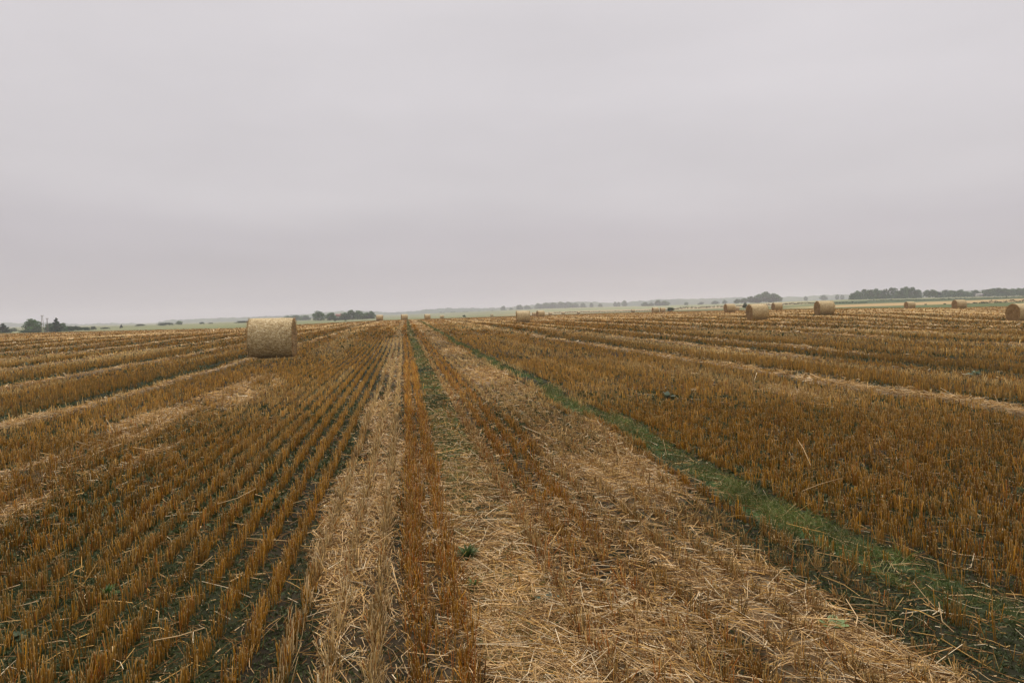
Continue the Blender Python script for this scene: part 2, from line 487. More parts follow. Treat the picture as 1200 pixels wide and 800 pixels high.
# ------------------------------------------------------------------ wooded hills at the skyline
HILL = [(-400, 384), (-200, 380.5), (-50, 377.8), (0, 378), (60, 378.3), (100, 379.8), (130, 378.8), (160, 379.0), (176, 381.5), (183, 380), (187, 376.2), (200, 374.8), (250, 373.0), (300, 371.2),
        (340, 369.6), (370, 366.8), (400, 364.4), (430, 364), (450, 366.2), (480, 365), (500, 362.6), (540, 360.8), (560, 361.2), (600, 359.4),
        (625, 357), (640, 355), (680, 353.6), (720, 354.6), (740, 353.6), (770, 351), (800, 350.4), (830, 350), (860, 348.6), (900, 348), (930, 347.6),
        (960, 346.2), (1000, 344.5), (1100, 341.5), (1200, 339), (1300, 336), (1500, 330)]
def ridge(name, prof, dist, depth, amp, colour, seed, label=None):
    hx = np.linspace(prof[0][0], prof[-1][0], 1500)
    hy = np.interp(hx, [p[0] for p in prof], [p[1] for p in prof])
    tree = (fbm(hx / 7.0, hx * 0, seed, 4) - 0.5) * amp + (vn(hx / 2.2, hx * 0, seed + 4) - 0.5) * amp * 0.35
    cross = np.linspace(0, 1, 14)
    rows, cols = [], []
    crest = np.array([at(a, b, dist) for a, b in zip(hx, hy)])
    dirs = crest[:, :2] / np.linalg.norm(crest[:, :2], axis=1, keepdims=True)
    for t in cross:
        off = (t - 0.45) * depth
        xy = crest[:, :2] + dirs * off
        h = math.sin(min(1, t / 0.45) * PI / 2) if t < 0.45 else math.cos((t - 0.45) / 0.55 * PI / 2)
        h = max(h, 0) ** 0.8
        zb = -6.0
        z = zb + (crest[:, 2] - zb) * h + (fbm(hx / 6.0, hx * 0 + t * 9, seed + 30, 4) - 0.5) * amp * dist / F * h * 0.9 + tree * dist / F * h
        rows.append(np.stack([xy[:, 0], xy[:, 1], z], 1))
        n = fbm(hx / 9.0, hx * 0 + t * 12, seed + 60, 4)[:, None]
        k = sstep(0.46, 0.56, fbm(hx / 55.0, hx * 0 + t * 3, seed + 70, 2))[:, None]
        cols.append(np.array(colour) * (0.55 + 0.9 * n) * (1 - k * 0.5) + np.array([.12, .14, .07]) * k * 0.5)
    co = np.concatenate(rows); n = len(hx)
    a, b = np.meshgrid(np.arange(len(cross) - 1), np.arange(n - 1), indexing='ij')
    q = np.stack([a * n + b, a * n + b + 1, (a + 1) * n + b + 1, (a + 1) * n + b], -1).reshape(-1, 4)
    o = link(name, np_mesh(name, co, [q], np.concatenate(cols)), mat_attr('hill_woodland', rough=1.0, spec=0.0, noise=0.3, nscale=0.02))
    tag(o, kind='structure')
    return o
ridge('hills', HILL, 2600.0, 900.0, 1.9, (.045, .078, .045), 200)

# ------------------------------------------------------------------ haze
HAZE_DENSITY = 0.00036
hz = bmesh.new(); bmesh.ops.create_cube(hz, size=1.0)
hme = bpy.data.meshes.new('haze'); hz.to_mesh(hme); hz.free()
hm = bpy.data.materials.new('haze'); hm.use_nodes = True
hn, hl = hm.node_tree.nodes, hm.node_tree.links
hn.clear()
ho = hn.new('ShaderNodeOutputMaterial'); hv = hn.new('ShaderNodeVolumePrincipled')
hv.inputs['Color'].default_value = (0.82, 0.80, 0.87, 1)
hv.inputs['Density'].default_value = HAZE_DENSITY
hv.inputs['Anisotropy'].default_value = 0.0
hl.new(hv.outputs[0], ho.inputs['Volume'])
zmin, zmax = float(min(GZ.min(), -8.0)) - 1.0, 90.0
haze = link('haze', hme, hm, loc=(0, 0, (zmin + zmax) / 2))
haze.scale = (15200, 15200, zmax - zmin)
tag(haze, kind='stuff')

# ------------------------------------------------------------------ standing stubble
def wedge_points(n, r0, r1, power=1.0, half=41):
    """random points of the seen sector, area-uniform (power 1) in radius"""
    r = np.sqrt(rng.uniform(r0 ** 2, r1 ** 2, n))
    a = YAW + np.radians(rng.uniform(-half, half, n))
    return r * np.sin(a), r * np.cos(a)
ORANGE, TAN, BROWN, PALE = C(.60, .290, .028), C(.72, .515, .215), C(.13, .055, .010), C(.84, .66, .34)
ROW = 0.18
stub = Tubes()
BALE_XY = []
for (bx, by, bh, lab) in BALES:
    q = at(bx, by, F * BALE_D / bh + BALE_D * 0.2); BALE_XY.append((q[0], q[1], 0.95, 1.3))
def stubble_ring(r0, r1, clumps_per_m2, stalks, wid, sides, snap=True, hs=1.0):
    area = PI * (r1 ** 2 - r0 ** 2) * 82 / 360
    n = int(area * clumps_per_m2)
    x, y = wedge_points(n, r0, r1)
    u = x + wig(y)
    if snap:
        u = np.round(u / ROW) * ROW + rng.normal(0, 0.012, n)
    x = u - wig(y)
    L = layout(x, y)
    r = np.hypot(x, y)
    pxx, dep = polar(x, y)
    miss = vn(x / 0.16, y / 0.16, 401) * 0.5 + 0.5 * rng.random(n)
    keep = (rng.random(n) < L['dens']) & (miss > 0.08) & (dep < field_edge(pxx)) & (r > 0.9)
    for (qx, qy, q0, q1) in BALE_XY:
        keep &= ~((np.abs(x - qx) < q0) & (y < qy + 0.8) & (y > qy - q1))
    x, y = x[keep], y[keep]; L = {k: v[keep] for k, v in L.items()}
    n = len(x)
    cnt = np.maximum(1, rng.poisson(stalks, n))
    idx = np.repeat(np.arange(n), cnt); N = len(idx)
    sp = (0.012 if r1 < 11 else 0.016) if snap else 0.06
    X = x[idx] + rng.normal(0, sp, N) + rng.normal(0, 0.03, n)[idx] * (band(L['u'][idx], -.1, .35) + band(L['u'][idx], .7, 1.25)); Y = y[idx] + rng.normal(0, sp * 1.3, N)
    Z = ground_z(X, Y) - 0.01
    clh = rng.normal(1.0, 0.26, n)[idx]
    H = L['hgt'][idx] * clh * rng.normal(1.0, 0.13, N) * hs
    H = np.where(rng.random(N) < 0.22, H * rng.uniform(0.3, 0.8, N), H)
    H = np.clip(H, 0.025, 0.24)
    lean = np.abs(rng.normal(0, 0.15 + 0.16 * (band(L['u'][idx], -.1, 1.25)) + 0.34 * L['tan'][idx] ** 2, N)) ; la = rng.uniform(0, 2 * PI, N)
    cl = rng.normal(0, 0.05, (n, 2))[idx]
    D = np.stack([np.sin(lean) * np.cos(la) + cl[:, 0], np.sin(lean) * np.sin(la) + cl[:, 1], np.cos(lean)], 1)
    P0 = np.stack([X, Y, Z], 1)
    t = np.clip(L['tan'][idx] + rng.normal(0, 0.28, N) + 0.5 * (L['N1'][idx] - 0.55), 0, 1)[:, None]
    base = ORANGE * (1 - t) + TAN * t
    br = np.clip(rng.normal(0.32 if r0 < 9 else 0.13, 0.28 if r0 < 9 else 0.2, N) + 0.16 * ((X < -1.2) & (Y < 7)) + 0.12 * ((X > 2.8) & (Y < 6)) + 0.5 * (0.45 - L['N2'][idx]), 0, 0.85)[:, None]
    base = base * (1 - br) + BROWN * br
    grn = (rng.random(N) < 0.10 + 0.25 * L['weed'][idx])[:, None] * 0.45
    base = base * (1 - grn) + C(.10, .12, .045) * grn
    trk = (band(L['u'][idx], -.62, -.08)[:, None] * rng.random((N, 1))) > 0.68; base = np.where(trk, C(.76, .56, .28), base)
    red = (rng.random((N, 1)) < 0.07 + 0.2 * band(L['u'][idx], -.1, 1.25)[:, None]); base = np.where(red, C(.42, .15, .03), base)
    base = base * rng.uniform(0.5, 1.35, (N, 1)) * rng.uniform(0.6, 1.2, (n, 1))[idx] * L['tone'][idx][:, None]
    if r0 >= 40: base = base * 0.8
    P = np.stack([P0, P0 + D * (H * 0.9)[:, None], P0 + D * H[:, None]], 1)
    W = wid * rng.uniform(0.7, 1.3, N)
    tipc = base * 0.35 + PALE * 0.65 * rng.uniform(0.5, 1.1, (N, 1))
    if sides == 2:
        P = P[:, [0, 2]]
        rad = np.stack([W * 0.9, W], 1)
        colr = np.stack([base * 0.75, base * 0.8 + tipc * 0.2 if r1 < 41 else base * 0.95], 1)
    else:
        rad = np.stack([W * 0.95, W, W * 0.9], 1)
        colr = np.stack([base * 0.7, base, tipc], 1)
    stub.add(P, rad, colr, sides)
    return N
tot = 0
tot += stubble_ring(0.9, 5.0, 400, 5.6, 0.0016, 3)
tot += stubble_ring(5.0, 10.0, 340, 5.0, 0.0020, 3)
tot += stubble_ring(10.0, 20.0, 180, 3.8, 0.0034, 2)
tot += stubble_ring(20.0, 40.0, 85, 2.4, 0.0065, 2)
tot += stubble_ring(40.0, 80.0, 22, 1.2, 0.017, 2, snap=False)
tot += stubble_ring(80.0, 330.0, 2.2, 1.0, 0.04, 2, snap=False)
print('stubble stalks', tot)
m_straw = mat_attr('cut_straw', rough=0.8, spec=0.05, transl=0.10)
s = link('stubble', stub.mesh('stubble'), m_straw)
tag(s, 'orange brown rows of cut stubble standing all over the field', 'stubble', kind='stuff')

# ------------------------------------------------------------------ loose straw lying on the ground
loose = Tubes()
def straw_ring(r0, r1, per_m2, wid, sides, base_amt=0.05, seg=3, lmin=0.06, lmax=0.34):
    area = PI * (r1 ** 2 - r0 ** 2) * 82 / 360
    n = int(area * per_m2)
    x, y = wedge_points(n, r0, r1)
    L = layout(x, y)
    pxx, dep = polar(x, y)
    keep = (rng.random(n) < L['straw'] ** 1.5 * (0.3 + 1.15 * sstep(.2, .7, L['N1'])) + base_amt * (0.4 + L['N2']) * (1 - L['rut'])) & (dep < field_edge(pxx))
    x, y = x[keep], y[keep]; L = {k: v[keep] for k, v in L.items()}
    n = len(x)
    ln = np.clip(rng.gamma(3.0, (lmin + lmax) / 9.5, n), lmin * .7, lmax * 1.25)
    dirn = np.where(rng.random(n) < 0.3, rng.normal(PI * 0.72, 0.4, n), rng.uniform(0, PI, n))
    # pressed flat along the wheel track, criss-cross elsewhere
    trk = band(L['u'], -0.7, 0.0, 0.05) > 0.5
    dirn = np.where(trk & (rng.random(n) < 0.6), rng.normal(PI / 2, 0.4, n), dirn)
    pile = L['straw'] * (0.03 + 0.06 * L['N2'] * (L['u'] > 0.5))
    z0 = ground_z(x, y) + 0.004 + rng.random(n) ** 1.3 * pile
    pit = rng.normal(0, 0.2, n) + (rng.random(n) < 0.07) * np.abs(rng.normal(0, 0.6, n))
    D = np.stack([np.cos(dirn) * np.cos(pit), np.sin(dirn) * np.cos(pit), np.sin(pit)], 1)
    side = np.stack([-np.sin(dirn), np.cos(dirn), 0 * dirn], 1)
    M = np.stack([x, y, z0], 1)
    bend = rng.normal(0, 0.11, n) * ln
    ts = np.linspace(-0.5, 0.5, seg)
    P = np.stack([M + D * (ln * t)[:, None] + side * (bend * (1 - 4 * t * t))[:, None] + np.array([0, 0, 1.0]) * (ln * 0.05 * (1 - 4 * t * t))[:, None] for t in ts], 1)
    lo = z0 - 0.004 - pile
    P[:, :, 2] = np.maximum(P[:, :, 2], lo[:, None])
    W = wid * rng.uniform(0.6, 1.35, n)
    rad = np.repeat(W[:, None], seg, 1)
    k = rng.random((n, 1))
    base = C(.77, .545, .295) * (1 - k) + C(.60, .35, .095) * k
    pale = (rng.random((n, 1)) < 0.18); base = np.where(pale, C(.84, .68, .43), base)
    dark = (rng.random((n, 1)) < 0.16 + 0.5 * (1 - L['straw'][:, None])); base = np.where(dark, C(.25, .135, .05), base)
    base = base * rng.uniform(0.55, 1.15, (n, 1))
    if r0 >= 28: base = base * (0.7 + 0.35 * L['lip'][:, None])
    colr = np.repeat(base[:, None, :], seg, 1)
    loose.add(P, rad, colr, sides, facing=np.cross(D, np.array([0, 0, 1.0]) + 0.5 * rng.normal(size=(n, 3))) if sides == 2 else None)
    return n
ns = 0
ns += straw_ring(0.9, 3.2, 8500, 0.0014, 3, 0.012)
ns += straw_ring(3.2, 6.5, 5400, 0.0017, 3, 0.02)
ns += straw_ring(0.9, 4.5, 1500, 0.0015, 2, 0.45, seg=2, lmin=0.02, lmax=0.07)
ns += straw_ring(4.5, 9.0, 600, 0.0022, 2, 0.45, seg=2, lmin=0.03, lmax=0.09)
ns += straw_ring(6.5, 13.0, 2200, 0.0025, 3, 0.04, seg=2)
ns += straw_ring(13.0, 28.0, 200, 0.0062, 2, 0.04, seg=2)
ns += straw_ring(28.0, 70.0, 30, 0.016, 2, 0.03, seg=2, lmin=0.15, lmax=0.5)
ns += straw_ring(70.0, 130.0, 3.0, 0.03, 2, 0.0, seg=2, lmin=0.3, lmax=0.7)
for (qx, qy, q0, q1), (bx, by, bh, lab) in zip(BALE_XY, BALES):
    if bh < 14: continue
    n = 900 if bh > 40 else 300
    x = qx + rng.uniform(-1.0, 1.0, n); y = qy - rng.uniform(0.55, 1.15, n)
    z = ground_z(x, y) + rng.uniform(-0.01, 0.012, n)
    a = rng.uniform(0, PI, n); l = rng.uniform(0.05, 0.22, n) * (1 if bh > 40 else 1.8); w = rng.uniform(.6, 1.3, n) * (0.0045 if bh > 40 else 0.011)
    dv = np.stack([np.cos(a), np.sin(a), rng.normal(0, .25, n)], 1) * l[:, None] / 2
    M = np.stack([x, y, z + 0.01], 1)
    c = np.where(rng.random((n, 1)) < .6, C(.72, .55, .28), C(.42, .25, .08)) * rng.uniform(.6, 1.15, (n, 1))
    loose.add(np.stack([M - dv, M + dv], 1), np.stack([w, w], 1), np.repeat(c[:, None], 2, 1), 2, facing=rng.normal(size=(n, 3)) * .4 + np.array([0, 1.0, 0]))
print('loose straws', ns)
# long broken stems sprawling over the right-hand stubble and beside the grass strip
for (a, b) in [((935, 515), (950, 545)), ((940, 575), (985, 560)), ((1100, 705), (1118, 740)),
               ((255, 590), (300, 572)), ((240, 735), (180, 750))]:
    def gp(q, hh):
        # pixel to ground at height hh
        dv = fwd + (q[0] - 600) / F * right + (400 - q[1]) / F * up
        t = (EYE - hh) / -dv[2]
        return np.array([0, 0, EYE]) + dv * t
    p0, p1 = gp(a, 0.17), gp(b, 0.12)
    mid = (p0 + p1) / 2 + np.array([random.uniform(-.02, .02), random.uniform(-.02, .02), random.uniform(-.02, .04)])
    loose.add(np.array([[p0, mid, p1]]), np.array([[0.0022, 0.0024, 0.0018]]), np.array([[(.55, .38, .19)] * 3]), 3)
s = link('loose_straw', loose.mesh('loose_straw'), m_straw)
tag(s, 'pale loose straw scattered in windrows and wheel tracks', 'straw', kind='stuff')

# ------------------------------------------------------------------ grass strip and weeds between the rows
gr = Tubes()
def grass_ring(r0, r1, per_m2, wid, ln, seg=3):
    x0, x1 = -0.2, 3.2
    n = int((x1 - x0) * (r1 - r0) * per_m2)
    x = rng.uniform(x0, x1, n); y = rng.uniform(r0, r1, n)
    x = x - wig(y)
    L = layout(x, y)
    keep = rng.random(n) < L['grass'] * (0.12 + 1.5 * sstep(.25, .7, vn(x / 0.11, y / 0.14, 320) * .6 + .4 * L['N3']))
    x, y = x[keep], y[keep]; L = {k: v[keep] for k, v in L.items()}
    n = len(x)
    big = np.where(L['u'] > 1.5, 1.0, 0.62)
    l = ln * rng.uniform(0.4, 1.25, n) * np.where(rng.random(n) < 0.04, 1.9, 1.0) * big * (0.3 + 1.3 * L['N1'])
    a = rng.uniform(0, 2 * PI, n); cl = vn(x / 0.12, y / 0.12, 300) * 2 * PI * 1.5
    a = np.where(rng.random(n) < 0.6, cl + rng.normal(0, 0.5, n), a)
    ln1 = np.abs(rng.normal(0.5, 0.3, n)); 
    H = np.stack([np.cos(a), np.sin(a), 0 * a], 1)
    z = ground_z(x, y)
    P0 = np.stack([x, y, z - 0.005], 1)
    P1 = P0 + H * (l * 0.5 * np.sin(ln1))[:, None] + np.array([0, 0, 1.0]) * (l * 0.5 * np.cos(ln1))[:, None]
    l2 = ln1 + np.abs(rng.normal(0.7, 0.4, n))
    P2 = P1 + H * (l * 0.5 * np.sin(l2))[:, None] + np.array([0, 0, 1.0]) * (l * 0.5 * np.cos(l2))[:, None]
    k = rng.random((n, 1))
    c = C(.050, .076, .014) * (1 - k) + C(.125, .145, .032) * k
    dry = (rng.random((n, 1)) < 0.12); c = np.where(dry, C(.32, .27, .12), c)
    c = c * (0.45 + 1.1 * vn(x / 0.18, y / 0.22, 310))[:, None]
    P = np.stack([P0, P1, P2], 1)
    w = wid * rng.uniform(0.6, 1.3, n)
    gr.add(P, np.stack([w, w * 0.9, w * 0.25], 1), np.stack([c * 0.75, c, c * 1.15], 1), 2)
    return n
ng = grass_ring(1.6, 6, 7500, 0.0017, 0.085) + grass_ring(6, 14, 3600, 0.0024, 0.085) + grass_ring(14, 40, 700, 0.006, 0.11) + grass_ring(40, 130, 90, 0.02, 0.12)
print('grass', ng)
m_grass = mat_attr('green_grass', rough=0.6, spec=0.3, transl=0.25)
s = link('grass', gr.mesh('grass'), m_grass)
tag(s, 'fine green grass growing in the strips between stubble blocks', 'grass', kind='stuff')

wd = Tubes()
def weed_ring(r0, r1, per_m2, size, leaves):
    area = PI * (r1 ** 2 - r0 ** 2) * 82 / 360
    n = int(area * per_m2)
    x, y = wedge_points(n, r0, r1)
    L = layout(x, y)
    N9 = fbm(x / 0.6, y / 0.9, 501)
    p = (0.22 + 0.9 * L['weed'] + 0.5 * sstep(.5, .65, N9)) * (1 - sstep(0.3, 0.7, L['straw'])) * (1 - L['grass'])
    keep = rng.random(n) < p
    x, y = x[keep], y[keep]; n = len(x)
    idx = np.repeat(np.arange(n), leaves); N = len(idx)
    a = rng.uniform(0, 2 * PI, N); l = size * rng.uniform(0.5, 1.4, N); el = rng.uniform(0.2, 1.25, N)
    z = ground_z(x, y)[idx]
    jit = rng.normal(0, size * 0.35, (N, 2))
    P0 = np.stack([x[idx] + jit[:, 0], y[idx] + jit[:, 1], z], 1)
    D = np.stack([np.cos(a) * np.cos(el), np.sin(a) * np.cos(el), np.sin(el)], 1)
    P1 = P0 + D * (l * 0.55)[:, None]; P2 = P0 + D * l[:, None]; P2[:, 2] -= l * 0.18
    k = rng.random((N, 1))
    c = C(.028, .040, .010) * (1 - k) + C(.068, .085, .026) * k
    w = l * 0.16
    wd.add(np.stack([P0, P1, P2], 1), np.stack([w * 0.3, w, w * 0.15], 1), np.repeat(c[:, None], 3, 1), 2)
    return N
nw = weed_ring(0.9, 5, 2600, 0.017, 6) + weed_ring(5, 12, 600, 0.038, 5) + weed_ring(12, 30, 60, 0.06, 4) + weed_ring(30, 80, 2.5, 0.16, 4)
print('weeds', nw)
s = link('low_weeds', wd.mesh('low_weeds'), mat_attr('weed_leaves', rough=0.6, spec=0.25, transl=0.15))
tag(s, 'small dull green weeds covering the soil between stubble rows', 'weeds', kind='stuff')

# ------------------------------------------------------------------ single broad-leaved plants among the stubble
def gpt(px, py):
    dv = fwd + (px - 600) / F * right + (400 - py) / F * up
    t = EYE / -dv[2]
    p = np.array([0, 0, EYE]) + dv * t
    z = float(ground_z(np.array([p[0]]), np.array([p[1]]))[0])
    t = (EYE - z) / -dv[2]
    p = np.array([0, 0, EYE]) + dv * t
    return p
def leaf_plant(px, py, size, n, col, label, name='weed_plant', elr=(0.1, 0.8), wfac=0.24, cat='plant', group='single green plants in the field'):
    T = Tubes()
    a = np.arange(n) * 2.399 + rng.normal(0, 0.2, n); l = size * rng.uniform(0.65, 1.2, n); el = rng.uniform(elr[0], elr[1], n)
    ts = np.array([0, .3, .6, .85, 1.0]); ws = np.array([.12, .75, 1.0, .6, .05])
    P = np.stack([np.stack([np.cos(a) * np.cos(el) * l * t, np.sin(a) * np.cos(el) * l * t, np.sin(el) * l * t - 0.30 * l * t * t + 0.01], 1) for t in ts], 1)
    rad = l[:, None] * wfac * ws[None]
    c = np.array(col) * rng.uniform(0.7, 1.25, (n, 1, 1)) * np.ones((n, 5, 1))
    up_ = np.stack([-np.sin(a), np.cos(a), 0 * a], 1)
    T.add(P, rad, c, 2, facing=np.cross(up_, P[:, -1] - P[:, 0]))
    p = gpt(px, py)
    o = link(name, T.mesh(name), m_grass, loc=p)
    tag(o, label, cat, group)
    return o
leaf_plant(975, 738, 0.085, 9, (.20, .27, .10), 'small pale green broad leaf weed at the lower right beside the straw')
leaf_plant(548, 657, 0.11, 90, (.07, .105, .03), 'dark green grassy tuft in the middle tramline near the camera', 'grass_tuft', (0.5, 1.4), 0.05, 'grass tuft', 'grass tufts')
leaf_plant(127, 700, 0.075, 50, (.07, .13, .03), 'bright green grass tuft among the stubble at the lower left', 'grass_tuft', (0.4, 1.4), 0.05, 'grass tuft', 'grass tufts')
leaf_plant(556, 690, 0.06, 26, (.09, .14, .04), 'small bright green tuft just below the dark tuft in the tramline', 'grass_tuft', (0.4, 1.3), 0.08, 'grass tuft', 'grass tufts')
leaf_plant(641, 708, 0.075, 14, (.075, .115, .07), 'grey green leafy weed in the straw below the middle of the photo')
leaf_plant(648, 738, 0.055, 10, (.08, .15, .05), 'tiny bright green seedling in the straw at the bottom centre')
leaf_plant(22, 748, 0.05, 40, (.06, .085, .035), 'dark green weed at the bottom left corner')
leaf_plant(1142, 441, 0.17, 16, (.14, .18, .11), 'grey green leafy weed on the far right beyond the pale ridge', elr=(0.3, 1.3))
leaf_plant(782, 467, 0.15, 18, (.15, .19, .12), 'silvery green weed in the stubble right of the grass strip', elr=(0.3, 1.2))

# ------------------------------------------------------------------ straw bales
def bale_mats():
    mt, n, l, b = new_mat('net_wrapped_straw')
    t = n.new('ShaderNodeTexCoord')
    mpn = n.new('ShaderNodeMapping'); mpn.inputs['Scale'].default_value = (1.0, 1.0, 1.0)
    l.new(t.outputs['Object'], mpn.inputs[0])
    v = n.new('ShaderNodeTexNoise'); v.inputs['Scale'].default_value = 38; v.inputs['Detail'].default_value = 6; v.inputs['Roughness'].default_value = 0.72
    l.new(mpn.outputs[0], v.inputs[0])
    mp3 = n.new('ShaderNodeMapping'); mp3.inputs['Scale'].default_value = (5.0, 22.0, 22.0)
    l.new(t.outputs['Object'], mp3.inputs[0])
    v2 = n.new('ShaderNodeTexNoise'); v2.inputs['Scale'].default_value = 1.6; v2.inputs['Detail'].default_value = 4
    l.new(mp3.outputs[0], v2.inputs[0])
    mx = n.new('ShaderNodeMath'); mx.operation = 'ADD'
    h2 = n.new('ShaderNodeMath'); h2.operation = 'MULTIPLY'; h2.inputs[1].default_value = 0.4
    l.new(v2.outputs[0], h2.inputs[0]); l.new(v.outputs[0], mx.inputs[0]); l.new(h2.outputs[0], mx.inputs[1])
    rp = n.new('ShaderNodeValToRGB'); e = rp.color_ramp.elements
    e[0].position = 0.54; e[0].color = (.10, .060, .022, 1)
    e[1].position = 0.86; e[1].color = (.80, .71, .50, 1)
    q = e.new(0.66); q.color = (.31, .21, .08, 1)
    q = e.new(0.76); q.color = (.50, .385, .185, 1)
    l.new(mx.outputs[0], rp.inputs[0]); l.new(rp.outputs[0], b.inputs['Base Color'])
    b.inputs['Roughness'].default_value = 0.6; b.inputs['Specular IOR Level'].default_value = 0.3
    bp = n.new('ShaderNodeBump'); bp.inputs['Strength'].default_value = 0.8; bp.inputs['Distance'].default_value = 0.012
    l.new(mx.outputs[0], bp.inputs['Height']); l.new(bp.outputs[0], b.inputs['Normal'])
    wrap = mt
    mt, n, l, b = new_mat('rolled_straw_end')
    t = n.new('ShaderNodeTexCoord')
    w = n.new('ShaderNodeTexWave'); w.wave_type = 'RINGS'; w.rings_direction = 'X'
    w.inputs['Scale'].default_value = 5.0; w.inputs['Distortion'].default_value = 6; w.inputs['Detail'].default_value = 4; w.inputs['Detail Scale'].default_value = 3
    l.new(t.outputs['Object'], w.inputs[0])
    v = n.new('ShaderNodeTexNoise'); v.inputs['Scale'].default_value = 22; v.inputs['Detail'].default_value = 6; v.inputs['Roughness'].default_value = 0.75
    l.new(t.outputs['Object'], v.inputs[0])
    a = n.new('ShaderNodeMix'); a.data_type = 'FLOAT'; a.inputs[0].default_value = 0.72
    l.new(w.outputs['Fac'], a.inputs[2]); l.new(v.outputs[0], a.inputs[3])
    rp = n.new('ShaderNodeValToRGB'); e = rp.color_ramp.elements
    e[0].position = 0.32; e[0].color = (.05, .027, .01, 1)
    e[1].position = 0.75; e[1].color = (.46, .32, .14, 1)
    q = e.new(0.5); q.color = (.22, .125, .04, 1)
    l.new(a.outputs[0], rp.inputs[0]); l.new(rp.outputs[0], b.inputs['Base Color'])
    b.inputs['Roughness'].default_value = 0.75; b.inputs['Specular IOR Level'].default_value = 0.2
    bp = n.new('ShaderNodeBump'); bp.inputs['Strength'].default_value = 1.0; bp.inputs['Distance'].default_value = 0.04
    l.new(a.outputs[0], bp.inputs['Height']); l.new(bp.outputs[0], b.inputs['Normal'])
    return wrap, mt
M_WRAP, M_END = bale_mats()
BR, BL = BALE_D / 2, 1.46
def bale_shape(seed, na=96, nx=22, fuzz=0):
    """returns (wrap mesh, end mesh left, end mesh right, fringe mesh) with the axis along X, resting on z=0"""
    th = np.linspace(0, 2 * PI, na, endpoint=False)
    def rad(t, xx):
        r = BR * (1 + 0.012 * np.sin(2 * t + seed) + 0.010 * np.sin(3 * t + 2 * seed + xx) + 0.012 * (vn(t * 6, xx * 6 + seed, seed) - 0.5))
        z = r * np.cos(t)
        return r
    def ring(xx, k=1.0, ex=0.0):
        r = rad(th, xx * 0 + xx) * k
        y = r * np.sin(th); z = r * np.cos(th)
        z = np.where(z < -BR * 0.93, -BR * 0.93 + (z + BR * 0.93) * 0.15, z)     # flattened foot
        return np.stack([np.full(na, xx) + ex, y, z + BR * 0.94], 1)
    xs = np.linspace(-BL / 2, BL / 2, nx)
    rows = []
    rows.append(ring(-BL / 2 - 0.004, 0.965))
    for x in xs:
        e = 1 - 0.018 * max(0, (abs(x) / (BL / 2)) ** 8)
        rows.append(ring(x, e))
    rows.append(ring(BL / 2 + 0.004, 0.965))
    co = np.concatenate(rows); n = na
    a, b = np.meshgrid(np.arange(len(rows) - 1), np.arange(n), indexing='ij'); b2 = (b + 1) % n
    q = np.stack([a * n + b, (a + 1) * n + b, (a + 1) * n + b2, a * n + b2], -1).reshape(-1, 4)[:, ::-1]
    wrap = np_mesh('wrap', co, [q], None, smooth=True)
    ends = []
    for s_ in (-1, 1):
        rws, ks = [], [0.975, 0.94, 0.85, 0.7, 0.52, 0.34, 0.17, 0.06]
        for i, k in enumerate(ks):
            rg = ring(s_ * BL / 2, k)
            bul = 0.035 * math.sin(k * PI) + (0.0 if i else -0.0)
            rg[:, 0] += s_ * (0.006 + bul * (1 if k > 0.2 else 0.3) + 0.05 * (vn(rg[:, 1] * 7, rg[:, 2] * 7, seed + 9) - 0.5) * (i > 0))
            rws.append(rg)
        cc = np.concatenate(rws + [np.array([[s_ * (BL / 2 + 0.0), 0, BR * 0.94]])])
        a, b = np.meshgrid(np.arange(len(ks) - 1), np.arange(n), indexing='ij'); b2 = (b + 1) % n
        q = np.stack([a * n + b, a * n + b2, (a + 1) * n + b2, (a + 1) * n + b], -1).reshape(-1, 4)
        la = (len(ks) - 1) * n; j = np.arange(n)
        t = np.stack([la + j, la + (j + 1) % n, np.full(n, len(ks) * n)], 1)
        if s_ < 0: q, t = q[:, ::-1], t[:, ::-1]
        ends.append(np_mesh('end_face', cc, [q, t], None, smooth=True))
    return wrap, ends
